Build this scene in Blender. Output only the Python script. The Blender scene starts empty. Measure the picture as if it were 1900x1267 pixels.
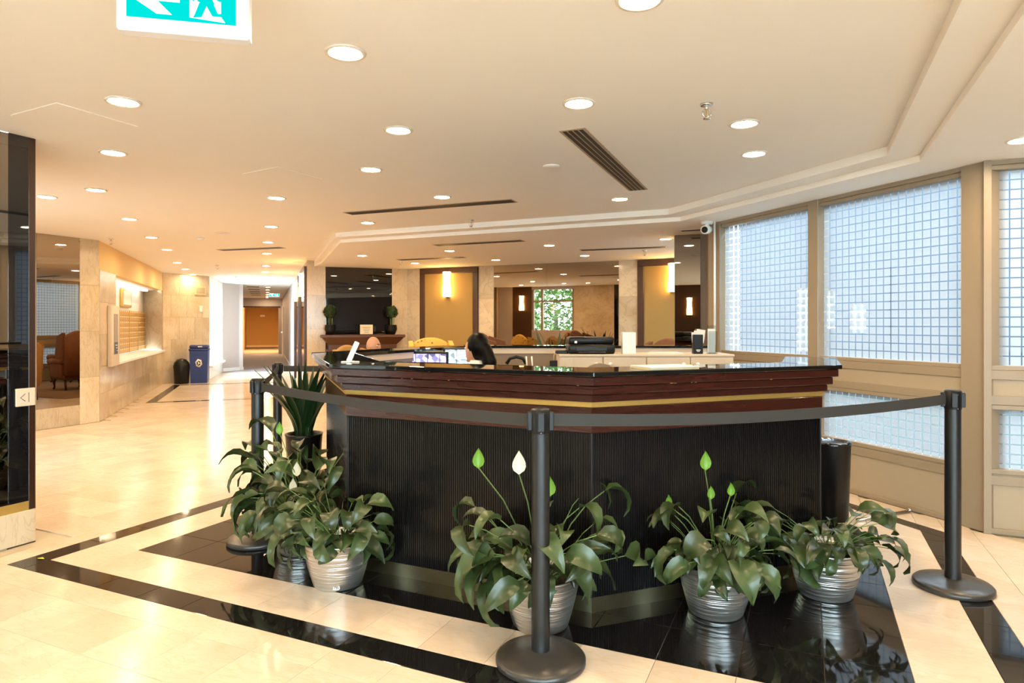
import bpy, bmesh, math, random
from mathutils import Matrix, Vector
random.seed(7)
PI=math.pi; R2=math.sqrt(2)
S=bpy.context.scene; COL=S.collection
# ---------------------------------------------------------------- camera, world, exposure
F=1208.;CX=950.;HY=601.;CH=1.335;TH=math.radians(24.3)
cam=bpy.data.cameras.new('camera'); camo=bpy.data.objects.new('camera',cam); COL.objects.link(camo)
camo.location=(0,0,CH); camo.rotation_euler=(PI/2,0,TH)
cam.sensor_width=36; cam.lens=F/1900*36; cam.shift_y=-(633.5-HY)/1900; cam.clip_start=.05; cam.clip_end=300
S.camera=camo
W=bpy.data.worlds.new('world'); S.world=W; W.use_nodes=True
bg=W.node_tree.nodes['Background']; bg.inputs[0].default_value=(.72,.87,1,1); bg.inputs[1].default_value=5.6
S.view_settings.view_transform='Standard'; S.view_settings.look='None'
S.view_settings.exposure=2.05; S.view_settings.gamma=1; S.view_settings.use_curve_mapping=False
LAMP=76.; LCOL=(1,.735,.43)         # downlight lens radiance
SCONCE=9.
ZM=2.475; ZL=2.417; ZS=2.375       # main ceiling, tray ledge, soffit
fw=Vector((-math.sin(TH),math.cos(TH))); rt=Vector((math.cos(TH),math.sin(TH)))
def P(x,y,z=0.):
    d=F*(CH-z)/(y-HY); r=(x-CX)/F*d; v=fw*d+rt*r; return Vector((v.x,v.y))
def atd(x,d): v=fw*d+rt*((x-CX)/F*d); return Vector((v.x,v.y))
def dep(p): return p[0]*fw.x+p[1]*fw.y
def zat(y,d): return CH-(y-HY)*d/F
def onl(x,a,b):
    a=Vector(a[:2]);b=Vector(b[:2]);d=fw+rt*((x-CX)/F);e=b-a
    k=(a.x*e.y-a.y*e.x)/(d.x*e.y-d.y*e.x); return d*k
def tn(t,n): return Vector(((n-t)/R2,(n+t)/R2))
# ---------------------------------------------------------------- materials
def srgb(r,g,b): 
    f=lambda c:(c/255/12.92 if c/255<=.04045 else ((c/255+.055)/1.055)**2.4)
    return (f(r),f(g),f(b))
class N:
    def __init__(s,name):
        s.m=bpy.data.materials.new(name); s.m.use_nodes=True; s.t=s.m.node_tree; s.n=s.t.nodes
        s.p=s.n['Principled BSDF']; s.o=s.n['Material Output']
    def a(s,t,**k):
        x=s.n.new(t)
        for q,v in k.items(): setattr(x,q,v)
        return x
    def l(s,a,b): s.t.links.new(a,b)
def setv(n,i,v):
    n.inputs[i].default_value=v
def mat(name,col,rough=.5,metal=0,var=.0,scale=20,bump=0,bscale=None,spec=.5,coat=0,stretch=None,rnd=0,col2=None):
    k=N(name); p=k.p
    setv(p,'Base Color',(*col,1)); setv(p,'Roughness',rough); setv(p,'Metallic',metal); setv(p,'Specular IOR Level',spec)
    if coat: setv(p,'Coat Weight',coat); setv(p,'Coat Roughness',.06)
    tc=k.a('ShaderNodeTexCoord'); src=tc.outputs['Object']
    if stretch:
        mp=k.a('ShaderNodeMapping'); k.l(src,mp.inputs[0]); mp.inputs['Scale'].default_value=stretch; src=mp.outputs[0]
    nz=k.a('ShaderNodeTexNoise'); k.l(src,nz.inputs['Vector']); setv(nz,'Scale',scale); setv(nz,'Detail',5)
    c2=col2 if col2 else tuple(c*(1-var) for c in col)
    mx=k.a('ShaderNodeMix',data_type='RGBA'); k.l(nz.outputs[0],mx.inputs[0])
    mx.inputs[6].default_value=(*col,1); mx.inputs[7].default_value=(*c2,1)
    out=mx.outputs[2]
    if rnd:
        oi=k.a('ShaderNodeObjectInfo'); ge=k.a('ShaderNodeNewGeometry')
        ad=k.a('ShaderNodeMath',operation='ADD'); k.l(oi.outputs['Random'],ad.inputs[0]); k.l(ge.outputs['Random Per Island'],ad.inputs[1])
        fr=k.a('ShaderNodeMath',operation='FRACT'); k.l(ad.outputs[0],fr.inputs[0])
        mr=k.a('ShaderNodeMapRange'); k.l(fr.outputs[0],mr.inputs[0]); setv(mr,3,1-rnd); setv(mr,4,1.+rnd*.3)
        hs=k.a('ShaderNodeHueSaturation'); k.l(mr.outputs[0],hs.inputs['Value']); k.l(out,hs.inputs['Color']); out=hs.outputs[0]
    k.l(out,p.inputs['Base Color'])
    if bump:
        n2=k.a('ShaderNodeTexNoise'); k.l(src,n2.inputs['Vector']); setv(n2,'Scale',bscale or scale*4); setv(n2,'Detail',3)
        b=k.a('ShaderNodeBump'); setv(b,'Strength',bump); setv(b,'Distance',.01); k.l(n2.outputs[0],b.inputs['Height']); k.l(b.outputs[0],p.inputs['Normal'])
    return k.m
def marble(name,c1,c2,c3,rough,rnd=.1,scale=2.2):
    k=N(name); p=k.p; setv(p,'Roughness',rough)
    tc=k.a('ShaderNodeTexCoord'); oi=k.a('ShaderNodeObjectInfo'); ge=k.a('ShaderNodeNewGeometry')
    ad=k.a('ShaderNodeMath',operation='ADD'); k.l(oi.outputs['Random'],ad.inputs[0]); k.l(ge.outputs['Random Per Island'],ad.inputs[1])
    fr=k.a('ShaderNodeMath',operation='FRACT'); k.l(ad.outputs[0],fr.inputs[0])
    mu=k.a('ShaderNodeVectorMath',operation='SCALE'); cv=k.a('ShaderNodeCombineXYZ'); 
    for i in range(3): k.l(fr.outputs[0],cv.inputs[i])
    k.l(cv.outputs[0],mu.inputs[0]); setv(mu,'Scale',37.)
    va=k.a('ShaderNodeVectorMath',operation='ADD'); k.l(ge.outputs['Position'],va.inputs[0]); k.l(mu.outputs[0],va.inputs[1])
    n1=k.a('ShaderNodeTexNoise'); k.l(va.outputs[0],n1.inputs['Vector']); setv(n1,'Scale',scale); setv(n1,'Detail',6); setv(n1,'Distortion',.8)
    r1=k.a('ShaderNodeValToRGB'); k.l(n1.outputs[0],r1.inputs[0]); r1.color_ramp.elements[0].position=.35; r1.color_ramp.elements[1].position=.68
    r1.color_ramp.elements[0].color=(*c1,1); r1.color_ramp.elements[1].color=(*c2,1)
    mp=k.a('ShaderNodeMapping'); k.l(va.outputs[0],mp.inputs[0]); mp.inputs['Rotation'].default_value=(.3,.2,.6); mp.inputs['Scale'].default_value=(1,3.5,1)
    n2=k.a('ShaderNodeTexNoise'); k.l(mp.outputs[0],n2.inputs['Vector']); setv(n2,'Scale',scale*1.6); setv(n2,'Detail',8); setv(n2,'Distortion',1.8)
    r2=k.a('ShaderNodeValToRGB'); k.l(n2.outputs[0],r2.inputs[0]); e=r2.color_ramp.elements
    e[0].position=.46; e[0].color=(0,0,0,1); e[1].position=.5; e[1].color=(1,1,1,1); q=e.new(.54); q.color=(0,0,0,1)
    ms=k.a('ShaderNodeMath',operation='MULTIPLY'); k.l(r2.outputs[0],ms.inputs[0]); setv(ms,1,.4)
    mx=k.a('ShaderNodeMix',data_type='RGBA'); k.l(ms.outputs[0],mx.inputs[0]); k.l(r1.outputs[0],mx.inputs[6]); mx.inputs[7].default_value=(*c3,1)
    mr=k.a('ShaderNodeMapRange'); k.l(fr.outputs[0],mr.inputs[0]); setv(mr,3,1-rnd); setv(mr,4,1+rnd*.4)
    hs=k.a('ShaderNodeHueSaturation'); k.l(mr.outputs[0],hs.inputs['Value']); k.l(mx.outputs[2],hs.inputs['Color'])
    k.l(hs.outputs[0],p.inputs['Base Color']); return k.m
def emis(name,col,st):
    k=N(name); e=k.a('ShaderNodeEmission'); e.inputs[0].default_value=(*col,1); e.inputs[1].default_value=st
    k.l(e.outputs[0],k.o.inputs[0]); return k.m
def nofb(k,fr):
    ge=k.a('ShaderNodeNewGeometry'); m=k.a('ShaderNodeMath',operation='SUBTRACT'); setv(m,0,1.); k.l(ge.outputs['Backfacing'],m.inputs[1])
    q=k.a('ShaderNodeMath',operation='MULTIPLY'); k.l(m.outputs[0],q.inputs[0]); k.l(fr.outputs[0],q.inputs[1]); return q.outputs[0]
def film(name,pitch=.0625,gap=.13):
    k=N(name); tc=k.a('ShaderNodeTexCoord'); sp=k.a('ShaderNodeSeparateXYZ'); k.l(tc.outputs['Object'],sp.inputs[0])
    res=[]
    for ax in (0,2):
        d=k.a('ShaderNodeMath',operation='DIVIDE'); k.l(sp.outputs[ax],d.inputs[0]); setv(d,1,pitch)
        f=k.a('ShaderNodeMath',operation='FRACT'); k.l(d.outputs[0],f.inputs[0])
        g=k.a('ShaderNodeMath',operation='GREATER_THAN'); k.l(f.outputs[0],g.inputs[0]); setv(g,1,gap); res.append(g)
    m=k.a('ShaderNodeMath',operation='MULTIPLY'); k.l(res[0].outputs[0],m.inputs[0]); k.l(res[1].outputs[0],m.inputs[1])
    tl=k.a('ShaderNodeBsdfTranslucent'); tl.inputs[0].default_value=(.165,.185,.20,1)
    df=k.a('ShaderNodeBsdfDiffuse'); df.inputs[0].default_value=(.85,.88,.9,1)
    ms=k.a('ShaderNodeMixShader'); setv(ms,0,.25); k.l(tl.outputs[0],ms.inputs[1]); k.l(df.outputs[0],ms.inputs[2])
    tr=k.a('ShaderNodeBsdfTransparent'); tr.inputs[0].default_value=(.8,.86,.88,1)
    m2=k.a('ShaderNodeMixShader'); k.l(m.outputs[0],m2.inputs[0]); k.l(tr.outputs[0],m2.inputs[1]); k.l(ms.outputs[0],m2.inputs[2])
    gl=k.a('ShaderNodeBsdfGlossy'); setv(gl,'Roughness',.03); fr=k.a('ShaderNodeFresnel'); setv(fr,0,1.4)
    m3=k.a('ShaderNodeMixShader'); k.l(nofb(k,fr),m3.inputs[0]); k.l(m2.outputs[0],m3.inputs[1]); k.l(gl.outputs[0],m3.inputs[2])
    k.l(m3.outputs[0],k.o.inputs[0]); return k.m
def clearglass(name,tint=(.9,.95,.95),al=.0):
    k=N(name); tr=k.a('ShaderNodeBsdfTransparent'); tr.inputs[0].default_value=(*tint,1)
    gl=k.a('ShaderNodeBsdfGlossy'); setv(gl,'Roughness',.02); fr=k.a('ShaderNodeFresnel'); setv(fr,0,1.45)
    m=k.a('ShaderNodeMixShader'); k.l(nofb(k,fr),m.inputs[0]); k.l(tr.outputs[0],m.inputs[1]); k.l(gl.outputs[0],m.inputs[2]); k.l(m.outputs[0],k.o.inputs[0]); return k.m
def mirror(name,col,rough=.01):
    k=N(name); setv(k.p,'Base Color',(*col,1)); setv(k.p,'Metallic',1); setv(k.p,'Roughness',rough); return k.m
def screenmat(name,tint):
    k=N(name); tc=k.a('ShaderNodeTexCoord'); 
    mp=k.a('ShaderNodeMapping'); k.l(tc.outputs['Object'],mp.inputs[0]); mp.inputs['Scale'].default_value=(1/.105,1,1/.085)
    sp=k.a('ShaderNodeSeparateXYZ'); k.l(mp.outputs[0],sp.inputs[0]); mk=[]
    for i in (0,2):
        f=k.a('ShaderNodeMath',operation='FRACT'); k.l(sp.outputs[i],f.inputs[0]); g=k.a('ShaderNodeMath',operation='GREATER_THAN'); k.l(f.outputs[0],g.inputs[0]); setv(g,1,.05); mk.append(g)
    mm=k.a('ShaderNodeMath',operation='MULTIPLY'); k.l(mk[0].outputs[0],mm.inputs[0]); k.l(mk[1].outputs[0],mm.inputs[1])
    vo=k.a('ShaderNodeTexVoronoi'); k.l(tc.outputs['Object'],vo.inputs['Vector']); setv(vo,'Scale',26)
    rr=k.a('ShaderNodeValToRGB'); k.l(vo.outputs['Color'],rr.inputs[0]); e=rr.color_ramp.elements
    e[0].position=.2; e[0].color=(*[c*.18 for c in tint],1); e[1].position=.8; e[1].color=(*tint,1)
    mx=k.a('ShaderNodeMix',data_type='RGBA'); k.l(mm.outputs[0],mx.inputs[0]); mx.inputs[6].default_value=(.02,.02,.03,1); k.l(rr.outputs[0],mx.inputs[7])
    em=k.a('ShaderNodeEmission'); k.l(mx.outputs[2],em.inputs[0]); setv(em,1,1.0); k.l(em.outputs[0],k.o.inputs[0]); return k.m
def ribmetal(name,col):
    k=N(name); p=k.p; setv(p,'Base Color',(*col,1)); setv(p,'Metallic',.93); setv(p,'Roughness',.3)
    tc=k.a('ShaderNodeTexCoord'); mp=k.a('ShaderNodeMapping'); k.l(tc.outputs['Object'],mp.inputs[0]); mp.inputs['Scale'].default_value=(2.5,2.5,46)
    n=k.a('ShaderNodeTexNoise'); k.l(mp.outputs[0],n.inputs['Vector']); setv(n,'Scale',1.6); setv(n,'Detail',2)
    b=k.a('ShaderNodeBump'); setv(b,'Strength',.7); setv(b,'Distance',.012); k.l(n.outputs[0],b.inputs['Height']); k.l(b.outputs[0],p.inputs['Normal']); return k.m
def floral(name):
    k=N(name); p=k.p; setv(p,'Roughness',.85); tc=k.a('ShaderNodeTexCoord'); vo=k.a('ShaderNodeTexVoronoi'); k.l(tc.outputs['Object'],vo.inputs['Vector']); setv(vo,'Scale',14)
    r=k.a('ShaderNodeValToRGB'); k.l(vo.outputs['Distance'],r.inputs[0]); e=r.color_ramp.elements; e[0].position=.12; e[0].color=(.28,.1,.03,1); e[1].position=.3; e[1].color=(.72,.45,.1,1)
    k.l(r.outputs[0],p.inputs['Base Color']); return k.m
M={}
M['ceil']=mat('ceiling_paint',srgb(246,238,226),.85,var=.03,scale=3)
M['marble']=marble('cream_marble',(.66,.525,.395),(.76,.63,.50),(.62,.46,.28),.17,.07)
M['marble'].node_tree.nodes['Principled BSDF'].inputs['Specular IOR Level'].default_value=.2
M['wmarble']=marble('beige_wall_marble',(.58,.45,.29),(.72,.60,.43),(.42,.30,.17),.16,.2,1.6)
M['granite']=mat('black_granite',(.012,.012,.013),.05,var=.5,scale=90,spec=.55)
M['grout']=mat('grout',(.55,.46,.33),.7,var=.2)
M['top']=mat('black_counter_granite',(.008,.009,.009),.02,var=.4,scale=120,spec=.6)
M['wood']=mat('mahogany',(.06,.013,.008),.22,var=.6,scale=5,stretch=(1.2,1.2,14),spec=.5,coat=.25)
M['wood2']=mat('walnut_trim',(.075,.03,.012),.35,var=.4,scale=6)
M['rib']=mat('black_ribbed_laminate',(.006,.006,.0065),.16,var=.3,scale=40,spec=.32)
M['brass']=mat('brass',(.72,.47,.13),.33,metal=.65,var=.3,scale=8)
M['brassbase']=mat('aged_brass_base',(.45,.40,.24),.28,metal=1,var=.4,scale=6)
M['taupe']=mat('taupe_paint',srgb(176,154,126),.5,var=.03)
M['taupe2']=mat('dark_taupe_panel',srgb(128,112,95),.55,var=.05)
M['cream']=mat('cream_laminate',srgb(206,190,168),.45,var=.03)
M['frame']=mat('beige_window_frame',srgb(150,133,110),.4,var=.05)
M['framein']=mat('beige_panel',srgb(168,150,124),.5,var=.04)
M['film']=film('frosted_square_film')
M['glass']=clearglass('window_glass')
M['acrylic']=clearglass('clear_acrylic',(.82,.86,.88))
M['mirror']=mirror('bronze_mirror',(.44,.38,.31))
M['mirror2']=mirror('grey_mirror',(.34,.30,.26))
M['blackglass']=mat('black_glass',(.006,.006,.007),.015,spec=.9)
M['smoke']=mirror('smoked_mirror',(.36,.33,.29))
M['yellow']=mat('ochre_fabric_panel',(.40,.25,.075),.8,var=.12,scale=60,bump=.2)
M['lamp']=emis('downlight_lens',LCOL,LAMP)
M['sconce']=emis('sconce_glass',(1,.60,.20),SCONCE)
M['white']=mat('white_plastic',(.8,.8,.78),.4)
M['trimw']=mat('lamp_trim',(.78,.70,.6),.4)
M['black']=mat('black_plastic',(.008,.008,.008),.35,var=.2,spec=.3)
M['pole']=mat('black_powder_coat',(.010,.010,.010),.38,var=.2,scale=60)
M['base']=mat('stanchion_base_black',(.05,.043,.036),.3,var=.2)
M['belt']=mat('black_belt_webbing',(.035,.032,.028),.7,var=.2,scale=200)
M['silver']=ribmetal('hammered_silver',(.74,.72,.69))
M['soil']=mat('potting_soil',(.03,.02,.012),.95,var=.5,scale=60,bump=.6)
M['leaf']=mat('peace_lily_leaf',(.030,.060,.016),.34,var=.35,scale=12,rnd=.55,col2=(.062,.088,.026),spec=.55)
M['leafy']=mat('young_leaf',(.16,.33,.03),.4,var=.2)
M['stem']=mat('leaf_stem',(.12,.2,.05),.5)
M['spathe']=mat('white_spathe',(.75,.72,.55),.5)
M['sword']=mat('sword_leaf',(.018,.055,.015),.4,var=.4,scale=15,rnd=.3)
M['chrome']=mirror('chrome',(.7,.7,.7),.15)
M['lav']=mat('corridor_grey_paint',srgb(186,175,170),.7,var=.03)
M['tan']=mat('tan_wallpaper',srgb(190,140,72),.8,var=.06,scale=30)
M['carpet']=mat('brown_carpet',srgb(126,98,70),.95,var=.2,scale=80,bump=.4)
M['carpet2']=mat('grey_carpet',srgb(142,130,134),.95,var=.15,scale=60,bump=.4)
M['header']=mat('warm_plaster',srgb(226,190,130),.7,var=.04)
M['mail']=mat('gold_anodised_mailbox',(.62,.36,.09),.35,metal=.4,var=.15,scale=10)
M['mailtag']=mat('mailbox_tag',(.8,.74,.55),.6)
M['blue']=mat('blue_bin_plastic',(.012,.035,.19),.35,var=.15)
M['hair']=mat('black_hair',(.0025,.002,.002),.4,spec=.1,var=.4,scale=30,stretch=(12,12,1))
M['skin']=mat('skin_light',(.52,.27,.17),.5,var=.1,scale=30)
M['jacket']=mat('black_suit',(.012,.012,.014),.8,var=.2,scale=60)
M['shirt']=mat('white_shirt',(.75,.74,.72),.7)
M['grey']=mat('grey_shirt',(.10,.11,.13),.8)
M['lip']=mat('lips',(.35,.1,.09),.5)
M['eye']=mat('eye_dark',(.02,.015,.01),.2)
M['orange']=mat('tan_upholstery',(.42,.23,.07),.85,var=.2,scale=20,bump=.2)
M['brown']=mat('rust_brown_upholstery',(.20,.075,.03),.8,var=.3,scale=18,bump=.2)
M['floral']=floral('gold_floral_upholstery')
M['peach']=mat('peach_upholstery',(.62,.35,.2),.85,var=.3,scale=25)
M['darkwood']=mat('dark_turned_wood',(.03,.012,.006),.3)
M['mantel']=mat('mantel_wood',(.12,.042,.014),.35,var=.4,scale=6,stretch=(1,1,10))
M['topiary']=mat('topiary_leaves',(.03,.07,.012),.8,var=.5,scale=40,rnd=.4)
M['paper']=mat('paper',(.78,.76,.7),.7,var=.04)
M['paperc']=mat('cream_paper',(.74,.64,.44),.7,var=.08)
k_=N('thin_paper'); a_=k_.a('ShaderNodeBsdfTranslucent'); a_.inputs[0].default_value=(.9,.93,.95,1); b_=k_.a('ShaderNodeBsdfDiffuse'); b_.inputs[0].default_value=(.75,.76,.76,1); c_=k_.a('ShaderNodeMixShader'); setv(c_,0,.2); k_.l(a_.outputs[0],c_.inputs[1]); k_.l(b_.outputs[0],c_.inputs[2]); d_=k_.a('ShaderNodeBsdfTransparent'); e_=k_.a('ShaderNodeMixShader'); setv(e_,0,.5); k_.l(d_.outputs[0],e_.inputs[1]); k_.l(c_.outputs[0],e_.inputs[2]); k_.l(e_.outputs[0],k_.o.inputs[0]); M['thin']=k_.m
M['grid']=mat('dark_grille',(.02,.022,.025),.5)
M['egreen']=emis('exit_green',(.0,.20,.185),1.0)
M['ewhite']=emis('exit_white',(.95,1,1),.5)
M['ebox']=mat('exit_box',(.75,.74,.76),.4)
M['scr1']=screenmat('cctv_screen_violet',(.36,.33,.62)); M['scr2']=screenmat('cctv_screen_cool',(.62,.85,.95))
M['concrete']=mat('outdoor_paving',(.50,.50,.49),.9,var=.15,scale=2)
M['facade']=mat('outdoor_facade',(.02,.03,.042),.9,var=.25,scale=.8)
M['grass']=mat('outdoor_grass',(.12,.22,.05),.9,var=.4,scale=6)
M['darkground']=mat('added_dark_ground',(.025,.035,.03),.9,var=.4,scale=6)
M['tleaf']=mat('tree_leaf',(.12,.26,.05),.7,var=.4,scale=5,rnd=.5)
M['bark']=mat('tree_bark',(.06,.045,.03),.9)
M['dirs']=mat('directory_board',(.34,.25,.11),.3,var=.3,scale=12)
M['yleaf']=mat('fallen_yellow_leaf',(.7,.5,.02),.6)
# ---------------------------------------------------------------- mesh helpers
class MB:
    def __init__(s): s.v=[];s.f=[];s.m=[];s.cur=0;s.sm=[]
    def add(s,vs,fs,smooth=False,m=None):
        o=len(s.v); s.v+= [tuple(v) for v in vs]
        for f in fs: s.f.append(tuple(i+o for i in f)); s.m.append(s.cur if m is None else m); s.sm.append(smooth)
        return s
    def box(s,x0,x1,y0,y1,z0,z1,bev=0):
        if bev<=0:
            vs=[(x,y,z) for z in (z0,z1) for x,y in ((x0,y0),(x1,y0),(x1,y1),(x0,y1))]
            return s.add(vs,[(3,2,1,0),(4,5,6,7),(0,1,5,4),(1,2,6,5),(2,3,7,6),(3,0,4,7)])
        bm=bmesh.new(); bmesh.ops.create_cube(bm,size=1)
        for v in bm.verts: v.co=Vector(((x0+x1)/2+v.co.x*(x1-x0),(y0+y1)/2+v.co.y*(y1-y0),(z0+z1)/2+v.co.z*(z1-z0)))
        bmesh.ops.bevel(bm,geom=bm.edges[:],offset=bev,segments=2 if bev>.008 else 1,profile=.5,affect='EDGES')
        bm.verts.index_update(); s.add([v.co for v in bm.verts],[[v.index for v in f.verts] for f in bm.faces],bev>.008); bm.free(); return s
    def prism(s,poly,z0,z1):
        n=len(poly); vs=[(p[0],p[1],z0) for p in poly]+[(p[0],p[1],z1) for p in poly]
        return s.add(vs,[tuple(range(n))[::-1],tuple(range(n,2*n))]+[(i,(i+1)%n,(i+1)%n+n,i+n) for i in range(n)])
    def strip(s,a,b,z0,z1,thick):      # closed band between polylines a and b
        for i in range(len(a)-1): 
            p=[a[i],a[i+1],b[i+1],b[i]]; vs=[(q[0],q[1],z) for z in (z0,z1) for q in p]
            fs=[(3,2,1,0),(4,5,6,7),(0,1,5,4),(2,3,7,6)]
            if i==0: fs.append((3,0,4,7))
            if i==len(a)-2: fs.append((1,2,6,5))
            s.add(vs,fs)
        return s
    def lathe(s,prof,n=24,c=(0,0),smooth=True,caps=True):
        vs=[];fs=[];k=len(prof)
        for j in range(n):
            a=2*PI*j/n
            for r,z in prof: vs.append((c[0]+r*math.cos(a),c[1]+r*math.sin(a),z))
        for j in range(n):
            q=(j+1)%n
            for i in range(k-1): fs.append((j*k+i,q*k+i,q*k+i+1,j*k+i+1))
        s.add(vs,fs,smooth)
        if caps:
            for e in (0,k-1):
                if prof[e][0]>1e-5: s.add([(c[0]+prof[e][0]*math.cos(2*PI*j/n),c[1]+prof[e][0]*math.sin(2*PI*j/n),prof[e][1]) for j in range(n)],[tuple(range(n))[::-1] if e==0 else tuple(range(n))])
        return s
    def tube(s,path,r,n=8):
        path=[Vector(p) for p in path]; rs=r if isinstance(r,(list,tuple)) else [r]*len(path); vs=[];fs=[]
        u=None
        for i,p in enumerate(path):
            d=(path[min(i+1,len(path)-1)]-path[max(i-1,0)]).normalized()
            if u is None:
                u=d.orthogonal().normalized()
            else: u=(u-d*u.dot(d)).normalized()
            w=d.cross(u)
            for j in range(n):
                a=2*PI*j/n; vs.append(p+(u*math.cos(a)+w*math.sin(a))*rs[i])
        k=len(path)
        for i in range(k-1):
            for j in range(n): fs.append((i*n+j,i*n+(j+1)%n,(i+1)*n+(j+1)%n,(i+1)*n+j))
        fs+= [tuple(range(n))[::-1],tuple((k-1)*n+j for j in range(n))]
        return s.add(vs,fs,True)
    def ell(s,c,r,nu=16,nv=10,rot=None):
        vs=[];fs=[]
        for i in range(nv+1):
            t=PI*i/nv
            for j in range(nu):
                a=2*PI*j/nu; q=Vector((r[0]*math.sin(t)*math.cos(a),r[1]*math.sin(t)*math.sin(a),-r[2]*math.cos(t)))
                if rot: q=rot@q
                vs.append(Vector(c)+q)
        for i in range(nv):
            for j in range(nu): fs.append((i*nu+j,i*nu+(j+1)%nu,(i+1)*nu+(j+1)%nu,(i+1)*nu+j))
        return s.add(vs,fs,True)
    def mesh(s,name,mats):
        me=bpy.data.meshes.new(name); me.from_pydata(s.v,[],s.f)
        for q in (mats if isinstance(mats,(list,tuple)) else [mats]): me.materials.append(M[q] if isinstance(q,str) else q)
        me.polygons.foreach_set('material_index',s.m); me.polygons.foreach_set('use_smooth',s.sm)
        bm=bmesh.new(); bm.from_mesh(me); bmesh.ops.remove_doubles(bm,verts=bm.verts,dist=1e-6) if 0 else None
        bmesh.ops.recalc_face_normals(bm,faces=bm.faces); bm.to_mesh(me); bm.free()
        me.update(); return me
    def build(s,name,mats,parent=None):
        return inst(name,s.mesh(name,mats),parent)
def inst(name,me,parent=None,loc=None,rz=None,scale=None):
    o=bpy.data.objects.new(name,me); COL.objects.link(o)
    if parent: o.parent=parent
    if loc is not None: o.location=(loc[0],loc[1],loc[2] if len(loc)>2 else 0)
    if rz is not None: o.rotation_euler=(0,0,rz)
    if scale is not None: o.scale=(scale,)*3
    return o
def tag(o,label,cat,group=None):
    o['label']=label; o['category']=cat
    if group: o['group']=group
    return o
def thing(name,label,cat,loc=(0,0,0),rz=0,group=None):
    o=inst(name,None,None,loc,rz); o.empty_display_size=.1; return tag(o,label,cat,group)
def struct(o): o['kind']='structure'; return o
def cp(root,loc,rz=None,label=None):
    def rec(o,par):
        c=o.copy(); COL.objects.link(c); c.parent=par
        for ch in kids.get(o,[]): rec(ch,c)
        return c
    kids={}
    for o in bpy.data.objects:
        if o.parent: kids.setdefault(o.parent,[]).append(o)
    c=rec(root,None); c.location=(loc[0],loc[1],loc[2] if len(loc)>2 else 0)
    if rz is not None: c.rotation_euler=(0,0,rz)
    if label: c['label']=label
    return c
def frame(a,b,z=0):      # origin a, local x towards b; local +y is to the left of a->b
    d=Vector(b[:2])-Vector(a[:2]); return (a[0],a[1],z),math.atan2(d.y,d.x),d.length
def ang(d): return math.atan2(d[1],d[0])
# ---------------------------------------------------------------- plan of the room
W0=Vector((-.92,7.02)); W1=Vector((1.07,5.03)); YB=10.45
FC=Vector((-6.9,YB)); GC=Vector((-8.19,9.16)); C0=Vector((-1.05,7.75)); C1=Vector((-1.4,7.75))
M1a=Vector((-8.80,2.45)); M1b=Vector((-8.80,5.78)); M2e=Vector((-13.02,9.98)); M3e=Vector((-13.02,11.22))
NG=.686; TE=30.8
COLa=Vector((-14.80,13.2)); COLb=tn(20.4,-.62)
outline=[(3.5,-4),(3.5,5.03),W1,W0,C0,C1,(-1.4,YB),FC,GC,tn(40,NG),tn(40,-1.05),tn(20.4,-1.05),COLb,COLa,M3e,M2e,M1b,M1a,(-4.33,2.45),(-4.33,-4)]
def clip(poly,a,b,c):    # keep a*x+b*y<=c
    out=[]
    for i in range(len(poly)):
        p,q=poly[i],poly[(i+1)%len(poly)]; fp=a*p[0]+b*p[1]-c; fq=a*q[0]+b*q[1]-c
        if fp<=1e-9: out.append(p)
        if (fp<-1e-9 and fq>1e-9) or (fp>1e-9 and fq<-1e-9):
            k=fp/(fp-fq); out.append((p[0]+(q[0]-p[0])*k,p[1]+(q[1]-p[1])*k))
    return out
# floor bed with tiles
fl=struct(MB().prism(outline,-.12,-.008).build('floor','grout'))
def offs(poly,o): # crude inset of a convex polygon
    cx=sum(p[0] for p in poly)/len(poly); cy=sum(p[1] for p in poly)/len(poly); r=[]
    n=len(poly)
    for i in range(n):
        a=Vector(poly[i-1]);b=Vector(poly[i]);c=Vector(poly[(i+1)%n])
        d1=(b-a).normalized();d2=(c-b).normalized(); n1=Vector((-d1.y,d1.x));n2=Vector((-d2.y,d2.x))
        k=1+n1.dot(n2); v=(n1+n2)/max(k,.3); r.append((b.x+v.x*o,b.y+v.y*o))
    return r
def tilegeo(mb,poly,g=.0009,c=.0011,m=0):
    a=offs(poly,g); b=offs(poly,g+c); n=len(poly)
    vs=[(p[0],p[1],-.009) for p in a]+[(p[0],p[1],-c) for p in a]+[(p[0],p[1],0) for p in b]
    mb.add(vs,[(i,(i+1)%n,(i+1)%n+n,i+n) for i in range(n)]+[(i+n,(i+1)%n+n,(i+1)%n+2*n,i+2*n) for i in range(n)]+[tuple(range(2*n,3*n))],False,m)
P12=.305
Xl=sorted([-3.595+P12*i for i in range(14)]+[.675,.82,.975]+[.975+P12*i for i in range(1,9)]+[-3.9,-4.045,-4.2]+[-4.2-P12*i for i in range(1,30)])
Yl=sorted([2.595+P12*i for i in range(30)]+[2.285,2.14,1.985]+[1.985-P12*i for i in range(1,20)])
def inroom(p):
    c=False; n=len(outline)
    for i in range(n):
        a,b=outline[i],outline[i-1]
        if (a[1]>p[1])!=(b[1]>p[1]) and p[0]<(b[0]-a[0])*(p[1]-a[1])/(b[1]-a[1])+a[0]: c=not c
    return c
cells=[]
def kind(c):
    x,y=c; s=x+y
    if -3.595<x<.37 and 2.595<y<6.2 and s<5.07: return 1
    if -4.045<x<.82 and 2.14<y<6.85 and s<5.76 and not(-3.9<x<.675 and 2.285<y<6.7 and s<5.6): return 1
    return 0
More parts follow.
